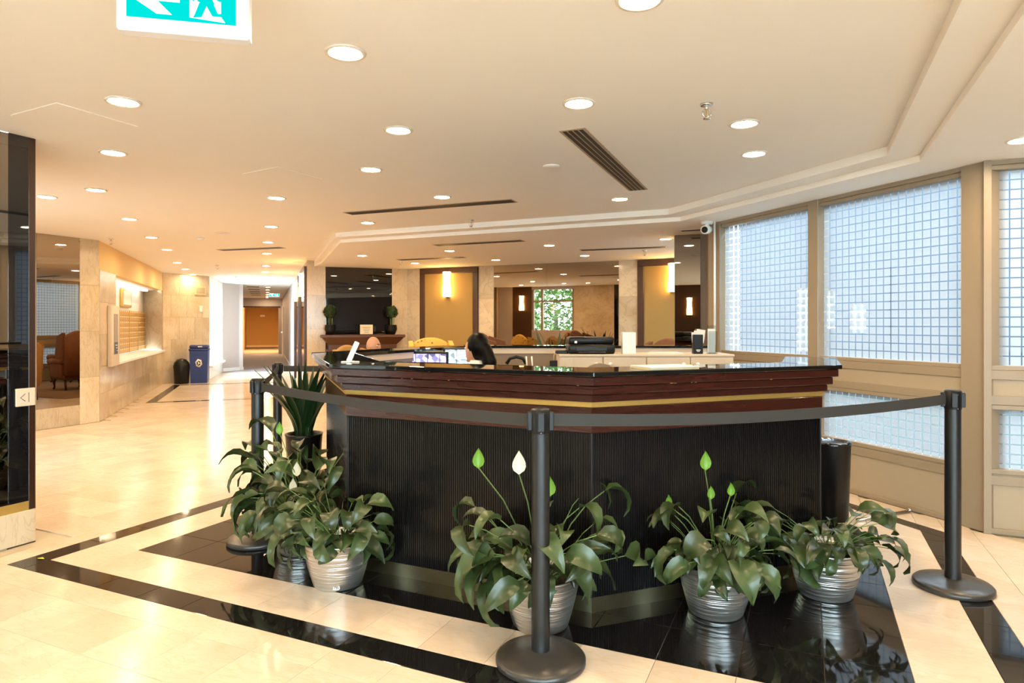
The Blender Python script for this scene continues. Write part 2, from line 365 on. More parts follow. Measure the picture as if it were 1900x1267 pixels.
for i in range(len(Xl)-1):
    for j in range(len(Yl)-1):
        rect=[(Xl[i],Yl[j]),(Xl[i+1],Yl[j]),(Xl[i+1],Yl[j+1]),(Xl[i],Yl[j+1])]
        pcs=[rect]
        for L in (5.07,5.6,5.76):
            nx=[]
            for q in pcs:
                for sg in (1,-1):
                    w=clip(q,sg,sg,sg*L)
                    if len(w)>=3: nx.append(w)
            pcs=nx
        for q in pcs:
            q2=[q[0]]
            for v in q[1:]:
                if (Vector(v)-Vector(q2[-1])).length>1e-4: q2.append(v)
            if (Vector(q2[0])-Vector(q2[-1])).length<1e-4: q2.pop()
            if len(q2)<3: continue
            c=(sum(v[0] for v in q2)/len(q2),sum(v[1] for v in q2)/len(q2))
            if not inroom(c): continue
            for (a,b,k) in ((1,1,6.1-.0),):
                q2=clip(q2,a,b,k)
            if len(q2)<3: continue
            d=dep(c); r=c[0]*rt.x+c[1]*rt.y
            x=CX+F*r/d if d>.4 else 1e9; y=HY+F*CH/d if d>.4 else 1e9
            vis=(-60<x<1960 and y<1330 and not(-3.1<c[0]<-.2 and 3.3<c[1]<6.5))
            size=F*F/d/d/d if d>.4 else 0
            cells.append((-size if vis else 1,q2,kind(c),c))
cells.sort(key=lambda q:q[0])
rest=MB()
shared={}
for idx,(sz,q,kd,c) in enumerate(cells):
    if idx<300 and sz<0:
        key=(kd,tuple((round(v[0]-c[0],3),round(v[1]-c[1],3)) for v in q))
        if key not in shared:
            mb=MB(); tilegeo(mb,[(v[0]-c[0],v[1]-c[1]) for v in q]); shared[key]=mb.mesh('floor_tile',['granite' if kd else 'marble'])
        inst('granite_tile' if kd else 'marble_tile',shared[key],fl,(c[0],c[1],0))
    else: tilegeo(rest,q,m=kd)
o=rest.build('far_floor_tiles',['marble','granite'],fl); o['kind']='stuff'
# diagonal hall floor: plain marble field with black strips, carpets
def poly_part(poly,z0,z1,name,m,par): return MB().prism(poly,z0,z1).build(name,m,par)
for k,(a,b,w) in enumerate([((12.45,-1.9),(15.95,-1.9),.15),((12.45,-1.75),(12.45,.3),.13),((15.8,-1.75),(15.8,.3),.15)]):
    if a[1]==b[1]: pl=[tn(a[0],a[1]),tn(a[0],a[1]+w),tn(b[0],b[1]+w),tn(b[0],b[1])]
    else: pl=[tn(a[0],a[1]),tn(a[0],b[1]),tn(a[0]+w,b[1]),tn(a[0]+w,a[1])]
    poly_part(pl,-.008,.0012,'granite_strip','granite',fl)
poly_part([tn(13.2,-2.4),tn(13.2,.68),tn(19.5,.68),tn(19.5,-1.25),tn(17,-1.3),tn(16.2,-2.15)],-.008,.0006,'marble_field','marble',fl)
poly_part([tn(19.5,-1.3),tn(19.5,.68),tn(30.8,.68),tn(30.8,-1.05)],-.008,.006,'corridor_carpet','carpet2',fl)
poly_part([tn(30.8,-1.05),tn(30.8,.68),tn(40,.68),tn(40,-1.05)],-.008,.006,'tan_carpet','carpet',fl)
poly_part([(-5.6,7.25),(-1.4,7.25),(-1.4,YB),FC,(-7.2,10.1),(-5.6,8.5)],-.008,.008,'lounge_carpet','carpet',fl)
# ceiling with stepped tray
ce=struct(MB().prism(outline,ZM,ZM+.15).build('ceiling','ceil'))
E1=[(.475,-4),(.475,4.80),(-1.235,6.51),(-5.36,6.51),(GC.x+.14,9.16+.14-.0)]
def tray(o,z0,z1,name):
    e=[(.475+o,-4),(.475+o,4.80+o*.414),(-1.235+o*.414,6.51+o),(-5.36-o*.414+0,6.51+o)]
    k=e[3][0]+e[3][1] - 0; # diag line x-y const through e[3]: goes (-1,+1)
    g=tn(12.27,NG); q=e[3]; L=(-g.x+g.y)/R2
    n3=(q[0]+q[1])/R2
    pts=e+[tn(11.7-(NG-n3)*0,n3)]+[tuple(Vector(FC)+(GC-FC)*.93),FC,(-1.4,YB),C1,C0,W0,W1,(3.5,5.03),(3.5,-4)]
    return MB().prism(pts,z0,z1).build(name,'ceil',ce)
tray(0,ZL,ZM,'tray_step'); tray(.19,ZS,ZL,'soffit')
# ---------------------------------------------------------------- walls
def seg(name,a,b,z0,z1,m,th=.12,par=None,y0=0):   # wall panel from a to b, body to the right of a->b
    loc,rz,L=frame(a,b); mb=MB().box(0,L,-th-y0,-y0,z0 if z0 else -.11,z1)
    o=mb.build(name,m,par); o.location=(loc[0],loc[1],0) ; o.rotation_euler=(0,0,rz)
    return o
def wall(side,a,b,m,z0=0,z1=ZM,th=.12): return struct(seg('wall_'+side,a,b,z0,z1,m,th))
def loc_x(o,p): d=Vector(p[:2])-Vector(o.location[:2]); c=o.rotation_euler.z; return d.x*math.cos(c)+d.y*math.sin(c)
PANELM={}
def panels(w,x0,x1,z0,z1,pw,ph,m='wmarble',name='marble_panel',off=.5,t=.012):
    nz=max(1,round((z1-z0)/ph)); hz=(z1-z0)/nz; nx=max(1,round((x1-x0)/pw)); hx=(x1-x0)/nx
    for j in range(nz):
        xs=[x0+hx*i for i in range(nx+1)]
        if j%2 and nx>1: xs=[x0]+[x0+hx*(i+off) for i in range(nx)]+[x1]
        for i in range(len(xs)-1):
            wdt=xs[i+1]-xs[i]
            if wdt<.02: continue
            key=(round(wdt,3),round(hz,3),m,t)
            if key not in PANELM: PANELM[key]=MB().box(-wdt/2+.001,wdt/2-.001,0,t,-hz/2+.001,hz/2-.001,.0015).mesh(name,m)
            q=inst(name,PANELM[key],w,((xs[i]+xs[i+1])/2,0,z0+hz*(j+.5)))
def part(w,mb,name,m): return mb.build(name,m,w)
# back wall (local x runs from right end to the corner with the fireplace wall)
wb=wall('back',(-1.4,YB),FC,'wmarble')
X=lambda px,w,a,b: loc_x(w,onl(px,a,b))
bx=lambda px: X(px,wb,(-1.4,YB),FC)
panels(wb,bx(781),loc_x(wb,FC),0,ZS,.45,.55); panels(wb,bx(916),bx(889),0,ZS,.45,.55); panels(wb,bx(1183),bx(1149),0,ZS,.45,.55)
def ochre(w,x0,x1,z0=.1,z1=ZS-.01):
    part(w,MB().box(x0+.1,x1-.1,0,.02,z0+.1,z1-.1),'ochre_panel','yellow')
    f=.1
    for r in ((x0,x1,z1-f,z1),(x0,x1,z0,z0+f),(x0,x0+f,z0+f,z1-f),(x1-f,x1,z0+f,z1-f)): part(w,MB().box(r[0],r[1],0,.05,r[2],r[3],.006),'wood_frame','wood2')
ochre(wb,bx(888),bx(781)); ochre(wb,0.01,bx(1184))
mx0,mx1=bx(1148),bx(917); mm=(mx0+mx1)/2+.12
for a,b in ((mx0,mm-.002),(mm+.002,mx1)): part(wb,MB().box(a,b,0,.012,.05,ZS-.005),'mirror_pane','mirror')
part(wb,MB().box(mx0,mx1,0,.03,0,.05),'baseboard_strip','wood2')
# fireplace wall
wf=wall('fireplace',FC,GC,'wmarble'); fx=lambda px: X(px,wf,FC,GC); LF=(GC-FC).length
panels(wf,0,fx(727),0,ZS,.4,.55); panels(wf,fx(604),LF,0,ZM,.5,.55)
part(wf,MB().box(fx(727),fx(604),0,.014,1.14,ZS-.004),'black_glass_panel','blackglass')
part(wf,MB().box(fx(727),fx(604),0,.01,0,1.14),'hearth_back','blackglass')
# hall wall: mirror between timber edges, then painted corridor wall
wg=wall('hall',GC,tn(40,NG),'lav'); 
for a,b in ((.02,2.2),(2.5,4.6)):
    part(wg,MB().box(a+.08,b-.08,0,.012,.05,ZS-.02),'mirror_pane','mirror')
    for q in (a,b-.08): part(wg,MB().box(q,q+.08,0,.045,0,ZS,.006),'wood_frame','wood2')
part(wg,MB().box(4.7,18.2,0,.02,0,.1),'skirting','lav')
wd=MB().box(16.2,17.15,0,.05,0,2.05,.004).build('door_1','white'); struct(wd); wd.location=(GC.x,GC.y,0); wd.rotation_euler=(0,0,wg.rotation_euler.z)
part(wd,MB().tube([(16.32,.09,1),(16.42,.09,1)],.012).box(16.3,16.33,.04,.1,.98,1.02),'door_handle','chrome')
# corridor end and tan room
we=struct(MB().prism([tn(TE,NG),tn(TE+.15,NG),tn(TE+.15,-1.05),tn(TE,-1.05)],2.1,ZM).build('wall_corridor_end','lav'))
part(we,MB().prism([tn(TE-.03,.6),tn(TE-.001,.6),tn(TE-.001,-.95),tn(TE-.03,-.95)],2.06,2.12),'header_trim','wood2')
for n0,n1 in ((.52,NG),(-1.05,-.93)): part(we,MB().prism([tn(TE,n1),tn(TE+.15,n1),tn(TE+.15,n0),tn(TE,n0)],0,2.1),'jamb','lav')
wt=wall('tan_room',tn(40,NG),tn(40,-1.05),'tan'); part(wt,MB().box(0,1.74,0,.03,0,.12),'skirting','header')
part(wt,MB().box(.75,1.0,0,.01,1.75,1.85),'notice_plate','paper')
wc=wall('corridor_left',tn(40,-1.05),tn(20.4,-1.05),'tan')
part(wc,MB().box(9.3,19.6,0,.006,0,ZM),'grey_lining','lav')
# grey column face, hall window beside it
wk=wall('grey_column',tn(20.4,-1.05),COLb,'lav'); wk2=wall('grey_column_front',COLb,COLa,'lav'); part(wk2,MB().box(0,(COLa-COLb).length,0,.02,0,.1),'skirting','white')
wh=wall('hall_window',COLa,M3e,'white',0,.28); LW=(M3e-COLa).length
struct(wh); hd=seg('window_head',COLa,M3e,2.3,ZM,'white',.12)
hd.name='wall_hall_window_head'; struct(hd)
wn=struct(inst('window_1',None,None,(COLa.x,COLa.y,0),frame(COLa,M3e)[1])); wn.empty_display_size=.1
for a in (0.05,LW*.33,LW*.66,LW-.12): part(wn,MB().box(a,a+.08,-.1,.0,.28,2.3,.004),'window_frame','white')
part(wn,MB().box(0,LW,-.12,.08,.28,.33),'window_sill','white'); part(wn,MB().box(.05,LW-.05,-.09,-.03,1.15,1.2),'window_rail','white')
part(wn,MB().box(.05,LW-.05,-.07,-.064,.33,2.3),'pane','glass')
# marble wall with bins
w3=wall('bins',M3e,M2e,'wmarble'); panels(w3,0,(M2e-M3e).length,0,ZM,.42,.5)
g3=MB().box(.12,.42,.012,.03,2.02,2.22,.004); part(w3,g3,'air_grille_frame','header'); part(w3,MB().box(.15,.39,.03,.034,2.05,2.19),'air_grille','framein')
part(w3,MB().box(.22,.3,.012,.05,1.62,1.76,.006),'thermostat','paper')
# mailbox wall with niche
w2=wall('mailboxes',M2e,M1b,'wmarble',0,.74); L2=(M1b-M2e).length; x2=lambda px: X(px,w2,M2e,M1b)
ND=.44; xn1=x2(214)        # near edge of the niche
part(w2,MB().box(0,L2,-.12,0,2.08,ZM),'header','header')
part(w2,MB().box(xn1,L2,-.12,0,.74,2.08),'pier','wmarble')
panels(w2,0,L2,0,.74,.6,.37); panels(w2,xn1+.02,L2,.75,2.08,.55,.45)
part(w2,MB().box(-.02,xn1,-ND,.06,.72,.76,.004),'niche_sill','white')
part(w2,MB().box(-ND-.02,xn1,-ND-.05,-ND,.76,2.1),'niche_back','white'); part(w2,MB().box(-ND,xn1,-ND,-.12,2.085,2.11),'niche_light_cove','white')
part(w2,MB().box(xn1,xn1+.04,-ND-.05,-.121,.76,2.079),'niche_cheek','white')
o=seg('niche_side',M2e,M2e+Vector((0,-.0)) if 0 else M2e+Vector((-.66,-.0)),.76,2.11,'wmarble',.02); o.parent=None; o.location.y-=.012
o.name='wall_niche_side'; struct(o)
# baseboard of mailbox wall
# left mirror wall
w1=wall('mirror',M1b,M1a,'wmarble'); x1=lambda px: X(px,w1,M1b,M1a)
panels(w1,0,x1(147),0,ZM,.5,.6); panels(w1,x1(147),3.3,0,.26,.7,.26)
part(w1,MB().box(x1(147),x1(67),0,.012,.26,ZM-.004),'mirror_pane','mirror')
part(w1,MB().box(x1(67)+.03,3.2,0,.012,.26,ZM-.004),'mirror_pane','mirror')
# lift lobby return wall, seen in the mirrors: panelled, window, stone, black glass
wr=struct(inst('wall_lift_return',None,None,(M1a.x,M1a.y,0),0)); wr.empty_display_size=.1
def rx(x): return x+8.8
for a,b,m,z0,z1 in ((-8.8,-8.3,'lav',0,ZM),(-8.3,-7.66,'wood2',0,ZM),(-7.66,-6.3,'lav',0,1.15),(-7.66,-6.3,'lav',2.38,ZM),(-6.3,-5.07,'wmarble',0,ZM),(-5.07,-4.33,'blackglass',0,ZM)):
    MB().box(rx(a),rx(b),-.15,0,z0 if z0 else -.11,z1).build('wall_panel',m,wr)
wn2=struct(inst('window_2',None,None,(M1a.x,M1a.y,0),0)); wn2.empty_display_size=.1
for a in (-7.66,-7.36,-6.36): part(wn2,MB().box(rx(a),rx(a)+.06,-.12,-.02,1.15,2.38),'window_frame','frame')
part(wn2,MB().box(rx(-7.6),rx(-6.36),-.1,-.04,2.0,2.05),'window_rail','frame'); part(wn2,MB().box(rx(-7.6),rx(-6.36),-.075,-.069,1.15,2.38),'pane','glass')
# black glass wall with call plate
wl=wall('lift',(-4.345,2.45),(-4.345,-4),'wmarble'); 
part(wl,MB().box(0,6.45,0,.02,0,.2,.004),'marble_baseboard','wmarble')
part(wl,MB().box(.0,6.45,0,.016,.2,.255),'brass_strip','brass')
for i in range(4): part(wl,MB().box(.045+i*1.6,.045+(i+1)*1.6-.004,0,.014,.255,ZM-.003),'black_glass_panel','smoke')
part(wl,MB().box(.0,.04,0,.018,.2,ZM-.003,.003),'edge_trim','darkwood')
pc=onl(42,(-4.345,2.45),(-4.345,0)); px=loc_x(wl,pc); dd=dep(pc)
pl=part(wl,MB().box(px-.058,px+.05,.014,.026,zat(753,dd),zat(720,dd),.003),'call_plate','cream')
zc=zat(737,dd)
part(pl,MB().tube([(px-.0,.027,zc+.022),(px+.026,.027,zc),(px-.0,.027,zc-.022)],.002,5).tube([(px-.02,.027,zc+.03),(px-.02,.027,zc-.03)],.0015,5),'arrow_mark','black')
# right: door wall, frosted window wall, mirrored stub, lounge window
def glazed(w,x0,x1,zs,m='film'):
    for k,(z0,z1) in enumerate(zs):
        o=(MB().add([(x0,0,z0),(x1,0,z0),(x1,0,z1),(x0,0,z1)],[(0,1,2,3)]) if m=='film' else MB().box(x0,x1,-.004,.004,z0,z1)).build('pane',m,w); o.location=(0,-.06,0)
        for r in ((x0,x1,z1-.0,z1+.03),(x0,x1,z0-.03,z0)): part(w,MB().box(r[0],r[1],-.09,-.01,r[2],r[3],.003),'bead','frame')
def window(n,a,b,ztop,splits,m='film',low=(.41,.79),up=(1.07,2.315),pm='framein'):
    loc,rz,L=frame(a,b); w=struct(inst('window_%d'%n,None,None,loc,rz)); w.empty_display_size=.1
    part(w,MB().box(0,L,-.1,-.02,-.1,low[0]-.03,.002),'spandrel_panel',pm); part(w,MB().box(0,L,-.1,-.02,low[1]+.03,up[0]-.03,.002),'spandrel_panel',pm)
    part(w,MB().box(0,L,-.11,0,up[1]+.03,ztop+.06,.003),'window_head','frame')
    for z in (low[0]-.1,low[1]+.03,up[0]-.09): part(w,MB().box(0,L,-.03,-.008,z,z+.06,.003),'rail','frame')
    part(w,MB().box(0,L,-.03,.0,.0,.035,.004),'floor_rail','frame')
    for (p,q) in splits: part(w,MB().box(p,q,-.12,.01,0,ztop,.004),'mullion','frame')
    sp=sorted(splits); ed=[]; c=0
    for p,q in sp:
        if p-c>.08: ed.append((c,p))
        c=q
    if L-c>.08: ed.append((c,L))
    for p,q in ed: glazed(w,p,q,[low,up],m)
    return w
xw=lambda px: (onl(px,W0,W1)-W0).length
w_a=window(3,W1,W0,ZS,[(0,(W1-onl(1784,W0,W1)).length),((W1-onl(1519,W0,W1)).length,(W1-onl(1500,W0,W1)).length),((W1-onl(1337,W0,W1)).length,(W1-W0).length)])
D1=Vector((3.5,5.03)); dl=(onl(1826,D1,W1)-D1).length
w_b=window(4,D1,W1,ZS,[(0,.1),(1.15,1.25),(dl,(D1-W1).length)])
wall('right_pier',W0,C0,'taupe2',0,ZS); wm=wall('mirror_stub',C0,C1,'taupe2',0,ZS); part(wm,MB().box(.06,.35,0,.012,.02,ZS-.003),'mirror_pane','mirror2')
w_c=window(5,C1,(-1.4,YB),ZS,[(0,.25),(2.4,2.7)],low=(.41,.79))
w_d=window(6,(3.5,-4),(3.5,-.2),ZM,[(0,.1),(1.8,1.9),(3.7,3.8)],m='glass',low=(.08,.95),up=(1.05,2.35)); wall('right',(3.5,-.2),(3.5,5.03),'wood2')
wall('entrance',(-4.345,-4),(-2.2,-4),'wood2'); w_e=window(7,(-2.2,-4),(3.5,-4),ZM,[(0,.1)]+[(1.4*i,1.4*i+.1) for i in range(1,4)]+[(5.6,5.7)],m='glass',low=(.08,.95),up=(1.05,2.35))
# ---------------------------------------------------------------- outdoors
gr=tag(MB().prism([(-40,-40),(40,-40),(40,50),(-40,50)],-.3,-.14).build('outdoor_ground','concrete'),'grey paved ground outside the windows','ground'); struct(gr)
pb=struct(MB().prism([(1.3,5.2),(9,5.2),(14,12),(4,18),(-3,18),(-.9,7.3)],-.14,-.12).build('added_dark_bed','darkground')); tag(pb,'dark ground patch added outside the frosted windows to darken the view','ground')  # unseen dark ground, added so gaps in the lower film panes look dark
fa=thing('added_building','dark building wall added outside the frosted windows to block bright sky','building',(6.2,10.2,-.14),-PI/4)  # unseen building added to hide bright sky behind the film gaps
MB().box(-11,11,0,1,0,7).build('wall',M['facade'],fa)
for i in range(6): MB().box(-8+i*2.8,-6.6+i*2.8,-.03,.0,1,2.6).build('window',M['facade'],fa)
def tree(loc,h,r,label,n=2600):
    t=thing('leafy_tree',label,'tree',loc,0,'trees outside the windows')
    MB().tube([(0,0,0),(.05,.02,h*.4),(0,.05,h*.75)],[.14,.1,.05],7).build('trunk','bark',t)
    mb=MB()
    for i in range(n):
        d=Vector((random.gauss(0,1),random.gauss(0,1),random.gauss(0,1))).normalized()*r*random.uniform(.55,1)
        c=Vector((d.x,d.y,h*.75+d.z*.85)); u=Vector((random.gauss(0,1),random.gauss(0,1),random.gauss(0,1))).normalized(); v=u.orthogonal().normalized(); s=random.uniform(.05,.12)
        mb.add([c-u*s,c+v*s*.5,c+u*s,c-v*s*.5],[(0,1,2,3)])
    o=mb.build('foliage','tleaf',t); o['kind']='stuff'
tree((-8.6,-2.2,-.14),2.6,1.5,'bushy green tree outside the lift lobby window')
tree((-6.1,-6.4,-.14),3.2,1.7,'taller green tree outside the lift lobby window')
tree((1.5,-9,-.14),3.5,2.2,'green tree beyond the entrance glazing')
tree((-2.8,-10,-.14),3.2,2.0,'green tree beside the entrance path')
# ---------------------------------------------------------------- reception desk
Q=[Vector(q) for q in ((-.96,6.90),(-3.12,5.95),(-3.34,5.6),(-3.34,3.79),(-2.34,2.79),(-.86,2.79),(.174,3.824),(.174,4.67))]
def offl(pl,o):
    r=[]
    for i in range(len(pl)):
        if i==0: d=(pl[1]-pl[0]).normalized(); r.append(pl[0]+Vector((-d.y,d.x))*o)
        elif i==len(pl)-1: d=(pl[-1]-pl[-2]).normalized(); r.append(pl[-1]+Vector((-d.y,d.x))*o)
        else:
            a=(pl[i]-pl[i-1]).normalized(); b=(pl[i+1]-pl[i]).normalized(); n1=Vector((-a.y,a.x)); n2=Vector((-b.y,b.x))
            r.append(pl[i]+(n1+n2)*(o/(1+n1.dot(n2))))
    return r
dk=thing('reception_desk','dark mahogany reception desk with black granite top and ribbed black front','desk')
def ring(o0,o1,z0,z1,name,m,bev=0): return MB().strip(offl(Q,o0),offl(Q,o1),z0,z1,0).build(name,m,dk)
def bv(o,w):
    b=o.modifiers.new('bevel','BEVEL'); b.width=w; b.segments=2; b.limit_method='ANGLE'
wl_=MB().strip(offl(Q,0),offl(Q,.30),1.098,1.12,0)
bm=bmesh.new(); me=wl_.mesh('countertop','top'); bm.from_mesh(me); bmesh.ops.remove_doubles(bm,verts=bm.verts,dist=1e-5); bm.to_mesh(me); bm.free()
o=inst('countertop',me,dk); bv(o,.003)
for o0,z0,z1 in ((.018,1.055,1.098),(.044,1.012,1.055),(.070,.974,1.012),(.094,.828,.951)):
    bv(ring(o0,.27,z0+.0022,z1-.0022,'wood_band','wood'),.0035)
ring(.088,.26,.951,.974,'brass_strip','brass')
ring(.105,.255,.07,.828,'carcass','black'); ring(.112,.26,.83,1.0975,'moulding_core','black'); ring(.103,.2,0,.07,'brass_base','brassbase')
ring(.255,.275,0,1.098,'inner_panel','taupe2'); ring(.24,.285,1.045,1.098,'inner_edge_band','cream')
base=offl(Q,.105)
for i in range(2,7):
    a,b=base[i],base[i+1]; d=(b-a); L=d.length; d.normalize(); nrm=Vector((d.y,-d.x))
    mb=MB(); n=int(L/.0125); st=L/n
    for k in range(n):
        p=a+d*(st*(k+.18)); q=a+d*(st*(k+.82)); 
        mb.prism([p+nrm*0,q+nrm*0,q+nrm*.004-d*.001,p+nrm*.004+d*.001],.07,.828)
    o=mb.build('ribbed_panel','rib',dk); o['kind']='stuff'
# vertical seam trims on the corners
for i in (4,5,6):
    p=base[i]; MB().lathe([(.006,.07),(.006,.828)],8,(p.x,p.y)).build('corner_trim','black',dk)
# small chips of bare wood along the moulding edges
for k in range(16):
    i=random.choice((4,4,5,5)); a,b=offl(Q,.0219)[i],offl(Q,.0219)[i+1]; t=random.random(); p=a+(b-a)*t; d=(b-a).normalized(); z=random.choice((1.056,1.096)); w=random.uniform(.004,.016)
    nn=Vector((d.y,-d.x)); mb=MB().prism([p,p+d*w,p+d*w+nn*.0006,p+nn*.0006],z-.001,z+random.uniform(.0002,.0015)); mb.build('worn_chip','orange',dk)
inner=offl(Q,.285); ws=offl(Q,.8)
MB().strip(inner[0:4],ws[0:4],.72,.75,0).build('work_surface','cream',dk)
for p in (Vector((-1.5,6.1)),Vector((-2.5,5.5)),Vector((-2.62,4.2))): MB().box(p.x-.02,p.x+.02,p.y-.02,p.y+.02,0,.72).build('desk_leg','black',dk)
# ---------------------------------------------------------------- storage cabinet behind the desk
ca=atd(1038,5.62); 
cz=thing('storage_cabinet','cream low storage cabinet with white round knobs behind the desk','cabinet',(ca.x,ca.y,0),TH)
CWd=(1362-1038)/F*5.62; CZ=zat(657.4,5.62)
MB().box(0,CWd,.02,.4,.0,CZ-.02).build('body','cream',cz); MB().box(-.005,CWd+.005,0,.42,CZ-.02,CZ,.003).build('cabinet_top','cream',cz)
nd=4; dw=CWd/nd
for i in range(nd):
    d=MB().box(i*dw+.004,(i+1)*dw-.004,.004,.02,.08,CZ-.025,.002).build('door','cream',cz)
    kx=(i+1)*dw-.06 if i%2==0 else i*dw+.06
    MB().ell((kx,-.012,CZ-.085),(.017,.017,.017)).tube([(kx,.01,CZ-.085),(kx,-.01,CZ-.085)],.007).build('knob','white',d)
def oncab(px): return ((px-1038)/F*5.72, .12)
def onc(name,label,cat,px,y=.2):
    d=5.62+y; x=(px-CX)/F*d-(1038-CX)/F*5.62
    return thing(name,label,cat,cz.matrix_world@Vector((0,0,0)) if 0 else tuple(Vector((ca.x,ca.y,0))+Vector((rt.x*x+fw.x*y,rt.y*x+fw.y*y,CZ))),TH)
pr=onc('desktop_printer','black inkjet printer standing on the cream cabinet','printer',1094,.2)
MB().box(-.205,.205,-.16,.14,0,.085,.02).build('body','black',pr); MB().box(-.2,.2,-.14,.14,.085,.148,.018).build('scanner_lid','black',pr)
MB().box(-.12,.12,-.19,-.12,.008,.022,.004).build('paper_tray','black',pr); MB().box(-.13,.13,-.163,-.155,.03,.06).build('paper_slot','grid',pr)
MB().box(-.15,-.128,-.1615,-.158,.095,.115).build('front_logo','white',pr)
MB().box(-.31,-.2,-.1,.0,0,.03,.008).build('side_module','black',pr)
wbx=onc('white_box','plain white upright box next to the printer','box',1166,.1); MB().box(-.058,.058,-.04,.04,0,.19,.003).build('carton','white',wbx); MB().box(.02,.022,-.0405,-.04,.0,.19).build('fold_line','paper',wbx)
pp=onc('loose_papers','thin stack of white papers lying on the cabinet','papers',1235,.15)
for i in range(4): MB().box(-.15+.01*i,.14-.006*i,-.1,.1+.004*i,.003*i,.003*i+.0025).build('sheet','paper',pp)
bh=onc('brochure_holder','black upright brochure holder with leaflets standing out','holder',1294,.1)
MB().box(-.042,.042,-.03,.03,0,.17,.004).build('holder_body','black',bh); MB().box(-.018,.018,-.0312,-.03,.03,.038).box(-.012,.012,-.0312,-.03,.02,.024).build('white_lettering','white',bh)
for i in range(3): 
    o=MB().box(-.038,.038,-.002,.001,.1,.215-.012*i).build('leaflet','paper',bh); o.location=(0,-.012+.012*i,0); o.rotation_euler=(.0,.14-.1*i,0)
ac=onc('acrylic_leaflet_stand','clear acrylic leaflet stand at the window end of the cabinet','stand',1321,.12)
MB().box(-.04,.04,.02,.024,0,.25).box(-.04,.04,-.03,-.026,.0,.2).box(-.04,.04,-.03,.024,0,.004).build('acrylic_body','acrylic',ac)
MB().box(-.034,.034,.012,.016,.01,.22).build('leaflet','paper',ac)
# ---------------------------------------------------------------- things on and behind the counter
p=P(650,672,1.12); st=thing('phone_stand','white angled plastic stand on the granite counter','stand',(p.x,p.y,1.12),TH)
MB().box(-.05,.05,-.012,.012,0,.006,.002).box(-.012,.012,-.05,.05,0,.006,.002).build('base_foot','white',st)
o=MB().box(-.014,.014,-.006,.006,0,.12,.003).build('upright','white',st); o.rotation_euler=(0,.42,0); o.location=(-.01,0,.004)
p=P(1233,682,1.122); pf=thing('paper_pad','cream pad of forms lying open on the granite counter','papers',(p.x,p.y,1.12),PI/4)
for i in range(5): 
    o=MB().box(-.14,.14,-.085,.085,.0025*i,.0025*i+.002).build('sheet','paperc' if i<4 else 'paper',pf); o.rotation_euler=(0,0,.02*(i%3))
# monitors
def monitor(px,d,w,h,ztop,face,scr,label):
    p=atd(px,d); t=thing('cctv_monitor',label,'monitor',(p.x,p.y,.75),face)
    z1=ztop-.75; b=MB().box(-w/2,w/2,0,.035,z1-h,z1,.006).build('bezel','black',t)
    o=MB().box(-w/2+.018,w/2-.018,-.002,.001,z1-h+.025,z1-.018).build('screen',scr,t)
    MB().box(-.03,.03,.035,.06,.0,z1-h*.5).build('neck','black',t); MB().box(-.09,.09,-.05,.075,0,.012,.004).build('stand_foot','black',t)
monitor(793,5.55,.36,.25,1.098,TH-.12,'scr1','black monitor showing violet camera views beside the left counter wing')
monitor(868,5.95,.45,.30,1.118,TH+.05,'scr2','wider black monitor with bright camera tiles in front of the receptionist')
# headset and adapter on the work surface
p=atd(958,5.95); hs=thing('desk_phone','black desk phone with raised handset on the work surface','phone',(p.x,p.y,.75),TH)
MB().prism([(-.1,-.1),(.1,-.1),(.1,.1),(-.1,.1)],0,.2).build('phone_base','black',hs); MB().tube([(-.09,0,.22),(-.06,0,.27),(0,0,.285),(.06,0,.27),(.09,0,.22)],.016).build('handset','black',hs)
for i in (0,1): MB().tube([(.1+.05*i,-.02,.16),(.09+.05*i,-.02,.29)],.007).build('pen','white',hs)
p=atd(1028,5.9); pa=thing('power_adapter','black power adapter with grey cable beside the cabinet','adapter',(p.x,p.y,.75),TH); MB().box(-.04,.04,-.03,.03,0,.255,.006).build('plug_block','black',pa)
MB().tube([(0,0,.25),(.0,0,.3),(.02,.02,.33),(.05,.03,.34)],.006,6).build('cable','taupe',pa)
# office chairs
def office_chair(p,rz,ztop,w,label):
    t=thing('office_chair',label,'chair',(p.x,p.y,0),rz)
    for k in range(5):
        a=2*PI*k/5; c,s=math.cos(a),math.sin(a); l=MB().tube([(0,0,.1),(.28*c,.28*s,.07)],[.022,.014],6).build('leg','black',t); MB().ell((.28*c,.28*s,.032),(.03,.03,.032),8,6).build('caster','black',l)
    MB().lathe([(.03,.08),(.03,.42)],12).build('gas_column','black',t); MB().box(-.24,.24,-.23,.23,.42,.5,.035).build('seat','taupe2',t)
    mb=MB(); n=14; vs=[];fs=[]
    out=[(-w,ztop-.42)]+[(-w*math.cos(a),ztop-.16+.16*math.sin(a)) for a in [PI*i/n for i in range(n+1)]]+[(w,ztop-.42)]
    k=len(out)
    for y in (.2,.25): vs+=[(x,y+.02*abs(x)/w,z) for x,z in out]
    fs=[tuple(range(k)),tuple(range(k,2*k))[::-1]]+[(i,(i+1)%k,(i+1)%k+k,i+k) for i in range(k)]
    mb.add(vs,fs).build('backrest','taupe2',t); MB().box(-.03,.03,.22,.28,.42,ztop-.2,.008).build('back_post','black',t)
office_chair(atd(1105,4.75),TH+PI,1.062,.155,'dark grey office chair with rounded back behind the counter')
pw=atd(886,5.25)
FA=ang(fw*.643-rt*.766)
office_chair(pw-Vector((math.cos(FA),math.sin(FA)))*.05,FA+PI/2-PI,.9,.2,'office chair under the receptionist')
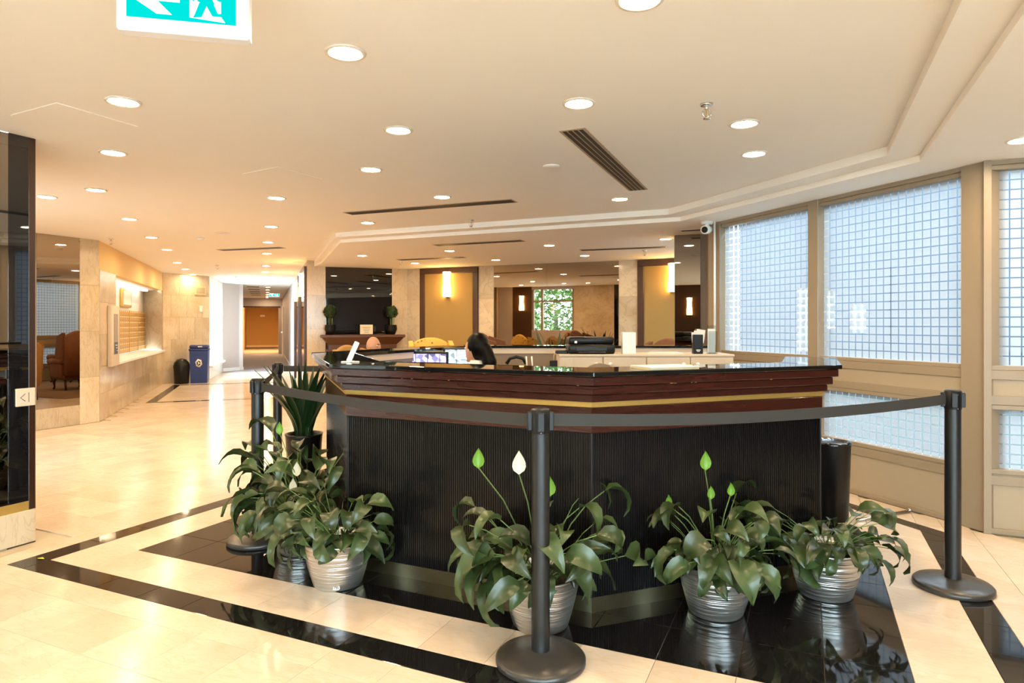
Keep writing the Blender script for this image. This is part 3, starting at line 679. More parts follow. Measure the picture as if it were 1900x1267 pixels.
# ---------------------------------------------------------------- people
def cap(mb,a,b,ra,rb,n=10):
    a=Vector(a);b=Vector(b); k=5
    mb.tube([a+(b-a)*i/k for i in range(k+1)],[ra+(rb-ra)*i/k for i in range(k+1)],n); mb.ell(a,(ra,)*3,n,7); mb.ell(b,(rb,)*3,n,7)
def remesh(mb,name,vox,mats,picker,parent,smooth=4):
    me=mb.mesh(name+'_src',[]); o=bpy.data.objects.new('tmp',me); COL.objects.link(o)
    m=o.modifiers.new('r','REMESH'); m.mode='VOXEL'; m.voxel_size=vox
    s=o.modifiers.new('s','SMOOTH'); s.iterations=smooth; s.factor=.5
    dg=bpy.context.evaluated_depsgraph_get(); nm=bpy.data.meshes.new_from_object(o.evaluated_get(dg)); bpy.data.objects.remove(o)
    for q in mats: nm.materials.append(M[q])
    nm.polygons.foreach_set('material_index',[picker(p.center) for p in nm.polygons]); nm.polygons.foreach_set('use_smooth',[True]*len(nm.polygons)); nm.name=name
    return inst(name,nm,parent)
def person(label,loc,rz,zh,cloth,mats,female,look=0,parent=None):
    # seated facing local +x ; zh = crown height
    t=thing('person',label,'person',(loc.x,loc.y,0),rz); b=MB(); k=zh-1.20; hz=1.20-.115
    T=lambda v:(v[0],v[1],v[2]+k if v[2]>.3 else v[2])
    sh=.17 if female else .2
    H=Vector((.02,0,hz))
    b.ell(T((0,0,.50)),(.15,.17,.12)); b.ell(T((0,0,.65)),(.115,.14,.16)); b.ell(T((.0,0,.80)),(.125,sh-.02,.15)); cap(b,T((0,-sh+.03,.89)),T((0,sh-.03,.89)),.062,.062); cap(b,T((-.005,0,.9)),T((.012,0,1.0)),.052,.048)
    b.ell(T(H),(.092,.075,.115)); b.ell(T(H+Vector((.03,0,-.055))),(.062,.055,.065))
    b.ell(T(H+Vector((.098,0,-.022))),(.018,.013,.026),10,8); b.ell(T(H+Vector((.086,0,-.066))),(.012,.024,.009),10,6); b.ell(T(H+Vector((.078,0,-.098))),(.02,.024,.016),10,6)
    b.ell(T(H+Vector((.084,0,.022))),(.012,.045,.010),10,6)
    for s in (-1,1):
        b.ell(T(H+Vector((.0,s*.077,-.012))),(.02,.010,.032),8,8)
        e=(.13,s*(sh+.06),.62); hnd=(.36,s*.12,.78)
        cap(b,T((0,s*sh,.88)),T(e),.05,.042); cap(b,T(e),T(hnd),.04,.026)
        pc=Vector(T((.41,s*.11,.78))); b.ell(pc,(.05,.038,.016))
        for f in range(4):
            y=s*(-.028+.019*f); l=.075-.012*abs(f-1.3); p0=pc+Vector((.035,y,0)); p1=p0+Vector((l*.55,0,.004)); p2=p1+Vector((l*.45,0,-.02)); cap(b,p0,p1,.009,.0085,6); cap(b,p1,p2,.0085,.007,6)
        p0=pc+Vector((-.015,-s*.033,0)); p1=p0+Vector((.03,-s*.022,-.004)); cap(b,p0,p1,.011,.010,6); cap(b,p1,p1+Vector((.028,-s*.002,-.006)),.01,.008,6)
        cap(b,T((.02,s*.09,.48)),(.42,s*.11,.49+k*.6),.08,.06); cap(b,(.42,s*.11,.49+k*.6),(.45,s*.11,.1),.055,.038); b.ell((.5,s*.11,.04),(.13,.045,.04))
    def pk(c):
        z=c.z-k
        if c.z<.085 : return 2
        if z>.945 or (c.x>.345 and z>.7): 
            return 0
        if z>.915: return 3
        return 1
    body=remesh(b,'body',.0085,mats,pk,t,3)
    for s in (-1,1):
        ey=T(H+Vector((.0815,s*.03,.004))); MB().ell(ey,(.010,.014,.0085),10,8).build('eye','shirt',t); MB().ell((ey[0]+.0065,ey[1],ey[2]),(.0045,.006,.006),8,6).build('iris','eye',t)
        MB().ell(T(H+Vector((.09,s*.031,.026))),(.006,.02,.004),8,6).build('eyebrow','hair' if female else 'brown',t)
    MB().ell(T(H+Vector((.0945,0,-.066))),(.006,.022,.007),10,6).build('lips','lip',t)
    return t,T,H
t,T,H=person('person with black ponytail, white collar and black jacket seated at the monitors',pw,FA,1.25,None,['skin','jacket','jacket','shirt'],True)
hb=MB(); hb.ell(T(H+Vector((-.022,0,.016))),(.105,.09,.118)); hb.ell(T(H+Vector((-.09,0,-.02))),(.06,.062,.08))
for a,bb,ra,rb in (((-.11,0,.0),(-.15,.0,-.10),.05,.06),((-.15,0,-.10),(-.155,.01,-.26),.06,.045),((-.155,.01,-.26),(-.15,.01,-.36),.045,.015)): cap(hb,T(H+Vector(a)),T(H+Vector(bb)),ra,rb)
hm=hb.mesh('x',[]); ho=remesh(hb,'hair',.009,['hair'],lambda c:0,t,2)
# open the hair around the face
bm=bmesh.new(); bm.from_mesh(ho.data); Hh=Vector(T(H))
bmesh.ops.delete(bm,geom=[v for v in bm.verts if (v.co.x-Hh.x>.012 and v.co.z-Hh.z<.055 and abs(v.co.y)<.2) or (v.co.x-Hh.x>-.03 and v.co.z-Hh.z<-.02)],context='VERTS'); bm.to_mesh(ho.data); bm.free()
MB().lathe([(.056,.995+T((0,0,.5))[2]-.5),(.066,.972+T((0,0,.5))[2]-.5),(.09,.94+T((0,0,.5))[2]-.5),(.086,.93+T((0,0,.5))[2]-.5)],20,caps=False).build('collar','shirt',t)
pm=atd(690,8.2); MA=ang(rt*.9-fw*.35)
person('bald person in a dark shirt seated in the tan armchair',pm,MA,1.175,None,['skin','grey','grey','grey'],False)
# ---------------------------------------------------------------- armchairs in the lounge
def wing_chair(p,rz,m,top,label,wd=.66):
    # faces local +x, origin under the seat centre
    t=thing('wing_chair',label,'armchair',(p.x,p.y,.008),rz); h=wd/2
    MB().box(-.30,.30,-h+.05,h-.05,.2,.36,.04).build('seat_base',m,t); MB().box(-.22,.32,-h+.12,h-.12,.35,.46,.045).build('seat_cushion',m,t)
    vs=[];fs=[]; n=12
    bk=MB()
    pr_=[(-.26,.3),(-.38,top-.06)]
    for i in range(n+1):
        y=-h+.06+(wd-.12)*i/n; zt=top-.10*abs(2*i/n-1)**2.2
        for (x,z) in ((-.22,.3),(-.31,zt*.7),(-.34,zt-.03),(-.385,zt),(-.43,zt-.04),(-.40,.3)): vs.append((x,y,z))
    for i in range(n):
        for j in range(6): fs.append((i*6+j,i*6+(j+1)%6,(i+1)*6+(j+1)%6,(i+1)*6+j))
    fs+=[tuple(range(6)),tuple(n*6+j for j in range(6))[::-1]]
    bk.add(vs,fs,True).build('backrest',m,t)
    for s in (-1,1):
        MB().box(-.28,.26,s*(h-.05)-.045,s*(h-.05)+.045,.24,.54,.03).build('arm',m,t)
        MB().tube([(-.3,s*(h-.04),.57),(.0,s*(h-.035),.57),(.27,s*(h-.03),.565)],[.055,.062,.066],10).build('rolled_arm',m,t)
        vs=[(-.33,.55),(-.05,.6),(-.02,.75),(-.12,top-.12),(-.36,top-.05)]; k=len(vs)
        V=[(x,s*(h-.075),z) for x,z in vs]+[(x,s*(h-.01),z) for x,z in vs]
        MB().add(V,[tuple(range(k)),tuple(range(k,2*k))[::-1]]+[(i,(i+1)%k,(i+1)%k+k,i+k) for i in range(k)]).build('wing',m,t)
        MB().tube([(.24,s*(h-.1),.22),(.29,s*(h-.1),.14),(.26,s*(h-.1),.05),(.3,s*(h-.1),0)],[.035,.028,.016,.022],8).build('leg','darkwood',t)
        MB().tube([(-.26,s*(h-.1),.22),(-.32,s*(h-.1),0)],[.028,.018],8).build('leg','darkwood',t)
    return t
md=Vector((math.cos(MA),math.sin(MA)))
wing_chair(pm-md*.0,MA,'orange',1.06,'tan upholstered wing chair holding the bald person')
wing_chair(atd(803,9.75),ang(-fw*.9+rt*.2),'floral',1.118,'gold floral wing chair before the ochre wall panel',.70)
wing_chair(atd(943,9.3),ang(rt*.9-fw*.2),'brown',1.2,'rust brown wing chair turned sideways before the large mirror')
wing_chair(Vector((-2.02,9.55)),ang(Vector((-.35,-.94))),'peach' if 0 else 'brown',1.11,'brown wing chair in the lounge corner by the frosted window')
# ---------------------------------------------------------------- plants
def leafmesh(L,Wd,pet,el,droop,curl,mats,petr=.003):
    mb=MB(); pts=[]; x=0;z=0;a=el; n=4
    path=[(0,0,0)]
    for i in range(n): x+=pet/n*math.cos(a); z+=pet/n*math.sin(a); path.append((x,0,z)); a-=droop*.12
    mb.cur=1; mb.tube(path,[petr,petr*.9,petr*.8,petr*.7,petr*.6],4); mb.cur=0
    ns=6; vs=[]
    for i in range(ns+1):
        s=i/ns; w=Wd/2*1.1*max(.02,math.sin(PI*min(1,s**.70))**.95)*(1-.22*s)
        if i==ns: w=.0015
        nx=-math.sin(a);nz=math.cos(a)
        for j in range(5):
            q=(j-2)/2; lift=abs(q)*w*.38+curl*math.sin(s*9+j)*.006
            vs.append((x+nx*lift,q*w,z+nz*lift))
        x+=L/ns*math.cos(a); z+=L/ns*math.sin(a); a-=droop/ns*(1+.8*s)
    mb.add(vs,[(i*5+j,i*5+j+1,(i+1)*5+j+1,(i+1)*5+j) for i in range(ns) for j in range(4)],True,0)
    return mb.mesh('leaf',mats)
LV=[]
for i in range(24):
    r=random.random; u=(i%12)/11; inner=i<12
    el=math.radians((40+45*u) if inner else (30+54*u))
    LV.append(leafmesh(.13+.06*r(),.068+.03*r(),(.05+.11*r()) if inner else (.13+.06*r()+.17*u),el,.9+1.1*r()+(.3 if not inner else 0),1.4*r(),['leaf','stem']))
def flower(par,px,d,ytip,m,base,size=.05):
    p=atd(px,d); q=Vector((p.x-par.location.x,p.y-par.location.y)); zt=zat(ytip,d)
    mid=Vector((q.x*.6,q.y*.6,base+(zt-base)*.55))
    fl_=MB().tube([(q.x*.15,q.y*.15,base),mid,(q.x,q.y,zt-size)],.0028,5).build('flower_stem','stem',par)
    mb=MB(); ns=6; vs=[]
    for i in range(ns+1):
        s=i/ns; w=size*.42*math.sin(PI*min(1,s**.7))+.0012 if i<ns else .0012
        for j in range(5):
            k=(j-2)/2; vs.append((q.x+rt.x*k*w-fw.x*.012*abs(k),q.y+rt.y*k*w-fw.y*.012*abs(k),zt-size+size*1.5*s))
    mb.add(vs,[(i*5+j,i*5+j+1,(i+1)*5+j+1,(i+1)*5+j) for i in range(ns) for j in range(4)],True); mb.build('spathe' if m=='spathe' else 'young_leaf',m,fl_)
POTH=.235
potm=MB().lathe([(.0,.0),(.118,.0),(.124,.008),(.14,.06),(.158,.13),(.170,.19),(.178,.225),(.184,.230),(.184,.236),(.178,.237),(.170,.228),(.162,.19),(.15,.13)],40).mesh('pot','silver')
soilm=MB().lathe([(0.001,.205),(.08,.209),(.163,.197)],24,caps=False).mesh('soil','soil')
def lily(c,label,n,scale,seed,hs=1.,flowers=(),rs=1.):
    rnd=random.Random(seed)
    t=thing('potted_peace_lily',label,'potted plant',(c.x,c.y,0),rnd.uniform(0,6)*0,'potted peace lilies around the desk')
    po=inst('pot',potm,t); inst('soil',soilm,t)
    for i in range(n):
        k=rnd.randrange(12) if i%5<2 else 12+min(11,int(12*rnd.random())); az=i*2.39996+rnd.uniform(-.9,.9); rr=rnd.uniform(.02,.1)
        for q_ in range(9):     # keep foliage out of the desk
            tx,ty=c.x+.33*scale*math.cos(az),c.y+.33*scale*math.sin(az)
            if ty>2.88 and tx+ty>.58 and tx-ty<-3.78: az+=2.39996
            else: break
        o=inst('leaf',LV[k],t,(rr*math.cos(az),rr*math.sin(az),.2+rnd.uniform(0,.03)))
        s=scale*rnd.uniform(.75,1.2); o.scale=(s*rs,s,s*hs); o.rotation_euler=(rnd.gauss(0,.5),rnd.uniform(-.2,.2),az+rnd.uniform(-.3,.3))
    for f in flowers: flower(t,*f)
    return t,po
pots=[atd(1003,2.905),atd(1328,3.03),atd(1531,3.23),atd(627,3.36),atd(560,3.84)]
lily(pots[0],'silver potted peace lily with white bloom, behind the post at the desk corner',66,1.02,3,1.25,[(888,2.9,843,'leafy',.3,.06),(963,2.9,850,'spathe',.3,.07),(1020,2.95,895,'leafy',.3,.06)])
lily(pots[1],'silver potted peace lily with tall green bud on the desk right face',84,.92,11,1.15,[(1308,3.05,848,'leafy',.3,.06),(1355,3.0,903,'leafy',.3,.04),(1240,3.05,924,'leafy',.3,.035),(1318,3.0,909,'leafy',.3,.04)])
lily(pots[2],'compact silver potted peace lily by the window end of the desk',74,.85,5,.95)
lily_t,lp=lily(pots[3],'silver potted peace lily with a barcode sticker on its pot',88,.87,8,1.12)
a0=math.atan2(-pots[3].y,-pots[3].x)-.06; sk=MB().box(-.016,.016,0,.001,-.009,.009).build('barcode_sticker','white',lp); sk.location=(.1275*math.cos(a0),.1275*math.sin(a0),.022); sk.rotation_euler=(-.2,0,a0-PI/2)
MB().box(-.01,-.008,.001,.0014,-.005,.006).box(-.006,-.005,.001,.0014,-.005,.006).box(-.002,.001,.001,.0014,-.005,.006).box(.004,.005,.001,.0014,-.005,.006).box(.008,.01,.001,.0014,-.005,.006).build('barcode','black',sk)
lily(pots[4],'large silver potted peace lily behind the barcode pot with two white blooms',112,1.12,21,1.3,[(520,3.85,790,'leafy',.3,.05),(552,3.7,865,'spathe',.3,.055),(545,3.6,895,'spathe',.3,.05)])
def sword(c,z0,ztop,n,label,name,seed,potm_='black',pr_=.14,ph=.48,spread=.32,wk_=1.):
    rnd=random.Random(seed); t=thing(name,label,'potted plant',(c.x,c.y,z0))
    MB().lathe([(0,0),(pr_*.78,0),(pr_,ph-.02),(pr_*1.04,ph),(pr_*.96,ph),(pr_*.93,ph-.05)],24).build('planter',potm_,t); MB().lathe([(.001,ph-.04),(pr_*.94,ph-.045)],16,caps=False).build('soil','soil',t)
    for i in range(n):
        h=(ztop-z0-ph)*rnd.uniform(.55,1.0); az=i*2.4; tl=rnd.uniform(.05,spread); w=rnd.uniform(.024,.036)*wk_; mb=MB(); vs=[]; ns=6
        for k in range(ns+1):
            s=k/ns; ww=w*(.6+.9*s-1.45*s*s) if k<ns else .001; x=.05+tl*s*s*h*1.6; z=ph-.05+(h+.05)*s
            for j in (-1,0,1): vs.append((x+abs(j)*.006,j*ww,z))
        mb.add(vs,[(k*3+j,k*3+j+1,(k+1)*3+j+1,(k+1)*3+j) for k in range(ns) for j in range(2)],True); o=mb.build('leaf','sword',t); o.rotation_euler=(0,0,az)
sword(atd(564,5.1),0,1.05,34,'tall dark sword-leaved plant in a black planter beside the desk wing','potted_dracaena',4,wk_=1.5,spread=.5)
sword(atd(1012,9.75),.008,1.30,9,'snake plant with upright leaves before the large mirror','snake_plant',5,'black',.13,.5,.3,1.6)
sword(atd(1036,9.9),.008,1.30,7,'sparser snake plant beside the other at the large mirror','snake_plant',6,'black',.12,.5,.45,1.6)
# ---------------------------------------------------------------- belt stanchions
def belt(par,a,b,z=.95,sag=.02,w=.05):
    a=Vector(a);b=Vector(b);d=(b-a).normalized(); n=16; vs=[]; nn=Vector((-d.y,d.x))*.0012
    for i in range(n+1):
        s=i/n; p=a+(b-a)*s-par.location.to_2d(); zz=z-sag*4*s*(1-s)
        for q,dz in ((nn,-w/2),(nn,w/2),(-nn,w/2),(-nn,-w/2)): vs.append((p.x+q.x,p.y+q.y,zz+dz))
    fs=[(i*4+j,i*4+(j+1)%4,(i+1)*4+(j+1)%4,(i+1)*4+j) for i in range(n) for j in range(4)]+[(0,1,2,3),(n*4+3,n*4+2,n*4+1,n*4)]
    MB().add(vs,fs).build('belt','belt',par)
SP=[P(1003,1228),P(1768,1090),P(478,1004),atd(515,5.62)]
SL=['black belt post before the front corner of the desk','black belt post standing beside the frosted window wall','black belt post beside the paired potted lilies','black belt post behind the leafy pots at the desk wing']
base_m=MB().lathe([(0,.0),(.172,.0),(.178,.005),(.178,.022),(.17,.03),(.12,.038),(.06,.048),(.045,.052),(0,.052)],48).mesh('base','base')
pole_m=MB().lathe([(.0365,.045),(.0365,.905)],28).mesh('pole','pole')
head_m=MB().lathe([(.0375,.905),(.0385,.91),(.0385,.995),(.034,1.001),(0.001,1.002)],28).mesh('belt_head','black')
clip_m=MB().box(.03,.052,-.014,.014,.915,.988,.003).mesh('belt_slot','black')
so=[]
for p,l in zip(SP,SL):
    t=thing('belt_stanchion',l,'stanchion',(p.x,p.y,0),0,'belt stanchions around the desk'); so.append(t)
    inst('base',base_m,t); inst('pole',pole_m,t); h=inst('belt_head',head_m,t)
    for k in range(4): inst('belt_slot',clip_m,h,(0,0,0),k*PI/2+(ang(rt) if p is SP[0] else 0))
    for a in (.99,.92): MB().ell((-fw.x*.038,-fw.y*.038,a-.01),(.003,.003,.003),6,4).build('screw','chrome',h)
def trim(a,b,r=.05): d=(b-a).normalized(); return a+d*r,b-d*r
belt(so[0],*trim(SP[0],SP[2])); belt(so[1],*trim(SP[1],SP[0]),z=.955,sag=.035); belt(so[2],*trim(SP[2],SP[3]))
belt(so[3],SP[3]+(Vector((-3.36,4.75))-SP[3]).normalized()*.05,Vector((-3.36,4.75)),sag=.005)
# ---------------------------------------------------------------- floor bits, bins
p=P(1542,905); p=Vector((.24,4.25)); p=onl(1543,(-.5,4.98),(.8,4.98))
tb=thing('round_trash_bin','black round trash bin between the desk end and window wall','bin',(p.x,p.y,0))
MB().lathe([(0,0),(.105,0),(.12,.5),(.124,.52)],28).build('bin_body','black',tb); MB().lathe([(.126,.515),(.128,.53),(.1,.535),(.06,.50),(0.001,.48)],28,caps=False).build('bin_lid','blackglass',tb)
a=P(1590,968);b=P(1688,951); o=tag(MB().tube([(a.x,a.y,.012),(b.x,b.y,.012)],.011,8).tube([(b.x,b.y,.012),(b.x,b.y,.03)],.014,8).build('floor_rod','chrome'),'thin metal rod lying on the floor from the window wall','rod')
p=P(75,1037); rl=random.Random(2); mb=MB(); mb.add([(p.x-.03,p.y,.001),(p.x,p.y-.012,.006),(p.x+.03,p.y+.004,.003),(p.x,p.y+.014,.006)],[(0,1,2,3)]); tag(mb.build('fallen_leaf','yleaf'),'small yellow leaf on the black floor border','leaf')
rb=P(367,709); t=thing('recycling_bin','tall blue recycling bin with white emblem at the marble wall','bin',(rb.x+.12,rb.y-.05,0),ang(Vector((0,-1)))+.75)
t.scale=(.74,.74,1)
# faces local +x
hh=zat(650,dep(rb)); 
mb=MB(); V=[(-.2,-.23,0),(.2,-.23,0),(.2,.23,0),(-.2,.23,0),(-.23,-.26,hh),(.23,-.26,hh),(.23,.26,hh),(-.23,.26,hh)]
mb.add(V,[(3,2,1,0),(4,5,6,7),(0,1,5,4),(1,2,6,5),(2,3,7,6),(3,0,4,7)]).build('bin_body','blue',t)
MB().box(-.25,.25,-.28,.28,hh,hh+.05,.02).box(-.24,.24,-.26,.26,hh+.05,hh+.13,.03).build('bin_lid','blue',t)
e=MB().tube([(.221,0,hh*.62),(.224,0,hh*.62)],.1,6).build('white_emblem','white',t)
for k in range(3):
    a=2*PI*k/3+.3; c,s=math.cos(a),math.sin(a); MB().tube([(.228,.05*c,hh*.62+.05*s),(.229,.05*math.cos(a+1.5),hh*.62+.05*math.sin(a+1.5))],.014,5).build('recycling_arrow','black',e)
MB().box(.24,.252,-.02,.1,hh+.085,hh+.105).build('lid_lettering','white',t)
db=P(336,711); t=thing('domed_bin','low black bin with domed lid beside the blue bin','bin',(db.x+.08,db.y-.05,0))
hd_=zat(683,dep(db)); MB().lathe([(0,0),(.15,0),(.165,hd_-.02),(.165,hd_)],24).build('bin_body','black',t); MB().lathe([(.17,hd_),(.172,hd_+.05),(.15,hd_+.13),(.09,hd_+.2),(0.001,hd_+.225)],24,caps=False).build('dome_lid','black',t)
# ---------------------------------------------------------------- mailboxes, directory
loc,rz,_=frame(M2e,M1b)
mbk=thing('mailbox_bank','gold bank of small lobby mailboxes in the white niche','mailboxes',loc,rz)
o1=Vector((-1,-1))/R2*ND; xl_=lambda q: loc_x(w2,onl(q,M2e+o1,M1b+o1)); mz0,mz1=.77,1.60; xa,xb=xl_(266.5),xl_(217); nc=3; cw=(xb-xa)/nc
MB().box(xa,xb,-ND,-ND+.03,mz0,mz1).build('carcass','mail',mbk)
dme=None
for c in range(nc):
    MB().box(xa+c*cw-.02,xa+c*cw+.02,-ND+.03,-ND+.05,mz0,mz1).build('column_trim','mail',mbk)
    for r in range(8):
        for k in range(5):
            w=(cw-.05)/5; hgt=(mz1-mz0)/8
            if dme is None:
                dme=MB().box(-w/2+.003,w/2-.003,-ND+.03,-ND+.042,-hgt/2+.003,hgt/2-.003,.002).mesh('mailbox_door','mail'); tme=MB().box(-w*.25,w*.25,-ND+.0415,-ND+.0435,-.008,.008).mesh('name_tag','mailtag')
            d=inst('mailbox_door',dme,mbk,(xa+c*cw+.025+w*(k+.5),0,mz0+hgt*(r+.5))); inst('name_tag',tme,d,(0,0,hgt*.28))
nf=thing('framed_notice','framed notice hung on the white wall above the mailboxes','frame',loc,rz)
MB().box(xl_(239),xl_(222),-ND,-ND+.05,1.66,2.02,.01).build('picture_frame','brass',nf); MB().box(xl_(239)+.07,xl_(222)-.07,-ND+.05,-ND+.054,1.71,1.97).build('print','paper',nf)
dc=thing('directory_case','glazed directory case with cream frame on the marble pier','directory',loc,rz)
dx0,dx1=x2(212),x2(197); dp=dep(onl(205,M2e,M1b)); zt,zb=zat(585,dp)+.06,zat(660,dp)-.1
MB().box(dx0,dx1,.013,.07,zb-.05,zt+.08,.01).build('case_frame','cream',dc); MB().box(dx0+.14,dx1-.14,.07,.075,zb+.12,zt-.04).build('directory_board','dirs',dc); MB().box(dx0+.16,dx1-.16,.075,.077,zb+.13,zb+.3).build('dark_notice','black',dc)
for i in range(3): MB().box(dx0+.2,dx1-.2-.05*i,.077,.079,zb+.25-.04*i,zb+.262-.04*i).build('white_lettering','white',dc)
# ---------------------------------------------------------------- fireplace mantel
loc,rz,_=frame(FC,GC); mt=thing('fireplace_mantel','dark wooden fireplace mantel under the black glass panel','mantel',loc,rz)
x0,x1_=fx(746)+.0,fx(594); z=1.14
MB().box(x0,x1_,.015,.32,z-.05,z,.006).build('mantel_shelf','mantel',mt)
mb=MB(); k=[(x0+.02,x1_-.02,.30,z-.05),(x0+.14,x1_-.14,.2,z-.18)]
V=[(k[0][0],.02,k[0][3]),(k[0][1],.02,k[0][3]),(k[0][1],k[0][2],k[0][3]),(k[0][0],k[0][2],k[0][3]),(k[1][0],.02,k[1][3]),(k[1][1],.02,k[1][3]),(k[1][1],k[1][2],k[1][3]),(k[1][0],k[1][2],k[1][3])]
mb.add(V,[(0,1,2,3),(7,6,5,4),(0,4,5,1),(1,5,6,2),(2,6,7,3),(3,7,4,0)]).build('crown_moulding','mantel',mt)
MB().box(x0+.14,x1_-.14,.02,.2,z-.42,z-.18).build('frieze','mantel',mt)
for a in (x0+.14,x1_-.36): MB().box(a,a+.22,.02,.2,0,z-.42,.006).build('pilaster','mantel',mt)
MB().box(x0+.1,x1_-.1,.02,.24,z-.30,z-.27,.004).build('frieze_bead','mantel',mt)
def onm(px): return fx(px)
def topi(px,label):
    p=onl(px,FC,GC); n=Vector((fw.x,fw.y)); d_=(GC-FC).normalized(); nr=Vector((-d_.y,d_.x)); q=p+nr*.17
    t=thing('topiary_ball',label,'topiary',(q.x,q.y,1.14),0,'topiaries on the mantel')
    MB().lathe([(0,0),(.06,0),(.10,.1),(.09,.17),(.095,.18)],18).build('pot','black',t); MB().tube([(0,0,.16),(.005,0,.34)],.012,6).build('stem','bark',t)
    for a in (-.02,.03): MB().tube([(a,a*.5,.16),(a*1.5,0,.3)],.008,5).build('twig','stem',t)
    mb=MB(); rnd=random.Random(px)
    for i in range(500):
        v=Vector((rnd.gauss(0,1),rnd.gauss(0,1),rnd.gauss(0,1))).normalized(); c=v*.115*rnd.uniform(.8,1.05)+Vector((0,0,.42)); u=v.orthogonal().normalized(); w=(v*.5+v.cross(u)).normalized(); s=.022
        mb.add([c-u*s*.5,c-w*s,c+u*s*.5,c+w*s],[(0,1,2,3)])
    o=mb.ell((0,0,.42),(.1,.1,.1),12,8).build('foliage','topiary',t); o['kind']='stuff'
topi(724,'round green topiary on the mantel end nearer the ochre panel'); topi(611,'round green topiary on the mantel end nearer the hall')
sf=thing('certificate_frame','clear framed certificate standing on the mantel','frame',tuple(onl(677,FC,GC)+Vector((.14,-.14)))+(1.14,),rz)
MB().box(-.145,.145,.0,.006,0,.19).build('acrylic_frame','acrylic',sf); MB().box(-.115,.115,.006,.008,.008,.182).build('certificate','paperc',sf)
for i in range(4): MB().box(-.07+.01*i,.07-.01*i,.008,.009,.13-.03*i,.136-.03*i).build('printed_line','grey',sf)
# ---------------------------------------------------------------- sconces
def sconce(p,nr,z0,z1,label):
    t=thing('wall_sconce',label,'wall lamp',(p.x,p.y,(z0+z1)/2),ang(nr),'wavy glass wall sconces'); h=(z1-z0)/2; w=.072
    MB().box(0,.03,-.045,.045,-h*.7,h*.7,.004).build('back_plate','brass',t)
    mb=MB(); vs=[]; ns=18; na=10
    for i in range(ns+1):
        s=i/ns; wv=1+.10*math.sin(s*2*PI*1.0+.6); z=-h+2*h*s
        for j in range(na+1): a=-PI/2+PI*j/na; vs.append((.03+.075*wv*math.cos(a),w*wv*math.sin(a),z))
    k=na+1; mb.add(vs,[(i*k+j,i*k+j+1,(i+1)*k+j+1,(i+1)*k+j) for i in range(ns) for j in range(na)],True); mb.build('glass_shade','sconce',t)
    for z in (-h-.004,h-.004): MB().box(.0,.1,-.06,.06,z,z+.008,.002).build('end_clip','brass',t)
p=onl(832,(-1.4,YB),FC); d=dep(p); sconce(p+Vector((0,-.02)),Vector((0,-1)),zat(551,d),zat(505,d),'lit glass wall sconce on the ochre panel near the fireplace')
p=onl(1250,(-1.4,YB),FC); d=dep(p); sconce(p+Vector((0,-.02)),Vector((0,-1)),zat(542,d),zat(489,d),'lit glass wall sconce on the ochre panel by the mirrored stub')
gd=Vector((-1,1))/R2; gn=Vector((-1,-1))/R2
for s,l in ((.35,'lit glass wall sconce at the near end of the hall mirror wall'),(3.0,'lit glass wall sconce on the far mirror of the hall wall')):
    p=GC+gd*s+gn*.015; sconce(p,gn,1.84,2.27,l)
sconce(Vector((-3.1,-4)),Vector((0,1)),1.6,2.1,'lit glass wall sconce on the timber wall by the entrance')
sconce(Vector((-7.98,2.45)),Vector((0,1)),1.75,2.2,'lit glass wall sconce on the timber panel by the lift')
# ---------------------------------------------------------------- ceiling fittings
ring_m=MB().lathe([(.066,-.004),(.070,-.008),(.084,-.006),(.086,0),(.066,0)],28,caps=False).mesh('trim_ring','trimw')
lens_m=MB().lathe([(.0005,-.0035),(.066,-.0035)],24,caps=False,smooth=False).mesh('lens','lamp')
LL={(641,97):'round recessed downlight next to the hanging exit sign',(1074,191):'round recessed downlight at the near end of the four-slot diffuser',(1150,369):'round recessed downlight at the far end of the four-slot diffuser',
(1381,229):'round recessed downlight beside the chrome sprinkler over the desk',(1399,285):'round recessed downlight between the sprinkler and the window-side tray step',(820,365):'round recessed downlight beside the long slot diffuser before the tray step',
(682,413):'round recessed downlight between the slot diffuser and the tray corner',(229,188):'round recessed downlight beside the large access panel',(210,283):'round recessed downlight between the large access panel and the mirror wall',(688,314):'round recessed downlight beside the square access panel',
(358,509):'round recessed downlight washing the marble wall over the bins',(497,449):'round recessed downlight beside the hall slot diffuser',
(672,474):'recessed soffit downlight before the black glass fireplace panel',(770,488):'recessed soffit downlight between the fireplace and the ochre panel',(834,465):'recessed soffit downlight in line with the ochre panel sconce',(920,482):'recessed soffit downlight at the edge of the large mirror',(1019,455):'recessed soffit downlight before the large mirror, on the tray side',(1085,474):'recessed soffit downlight before the large mirror, by the slot diffuser end',(1235,443):'recessed soffit downlight next to the mirrored stub',(1899,259):'recessed soffit downlight over the door-side frosted window'}
def lamps(lst,z,label,group):
    for x,y in lst:
        p=P(x,y,z); t=thing('downlight',LL.get((x,y),label),'ceiling light',(p.x,p.y,z),0,group); inst('trim_ring',ring_m,t); inst('lens',lens_m,t)
lamps([(641,97),(229,188),(1074,191),(739,241),(1381,229),(1399,285),(210,283),(688,314),(820,365),(1150,369),(513,367),(178,352),(682,413),(240,406),(503,420),(281,440),(310,463),(497,449),(1187,-2),(495,470),(493,493),(492,504),(491,513),(490,521),(329,487),(344,499),(358,509)],ZM,'round recessed downlight in the main lobby ceiling','downlights of the main ceiling')
lamps([(672,474),(1019,455),(1235,443),(1085,474),(770,488),(834,465),(920,482),(1899,259)],ZS,'round recessed downlight in the lowered soffit around the tray','downlights of the soffit')
for tt in (21.5,23.2,25,26.8,28.6,30.2):
    q=tn(tt,.05); t=thing('downlight','small recessed downlight in the far corridor ceiling','ceiling light',(q.x,q.y,ZM),0,'downlights of the corridor'); inst('trim_ring',ring_m,t); inst('lens',lens_m,t)
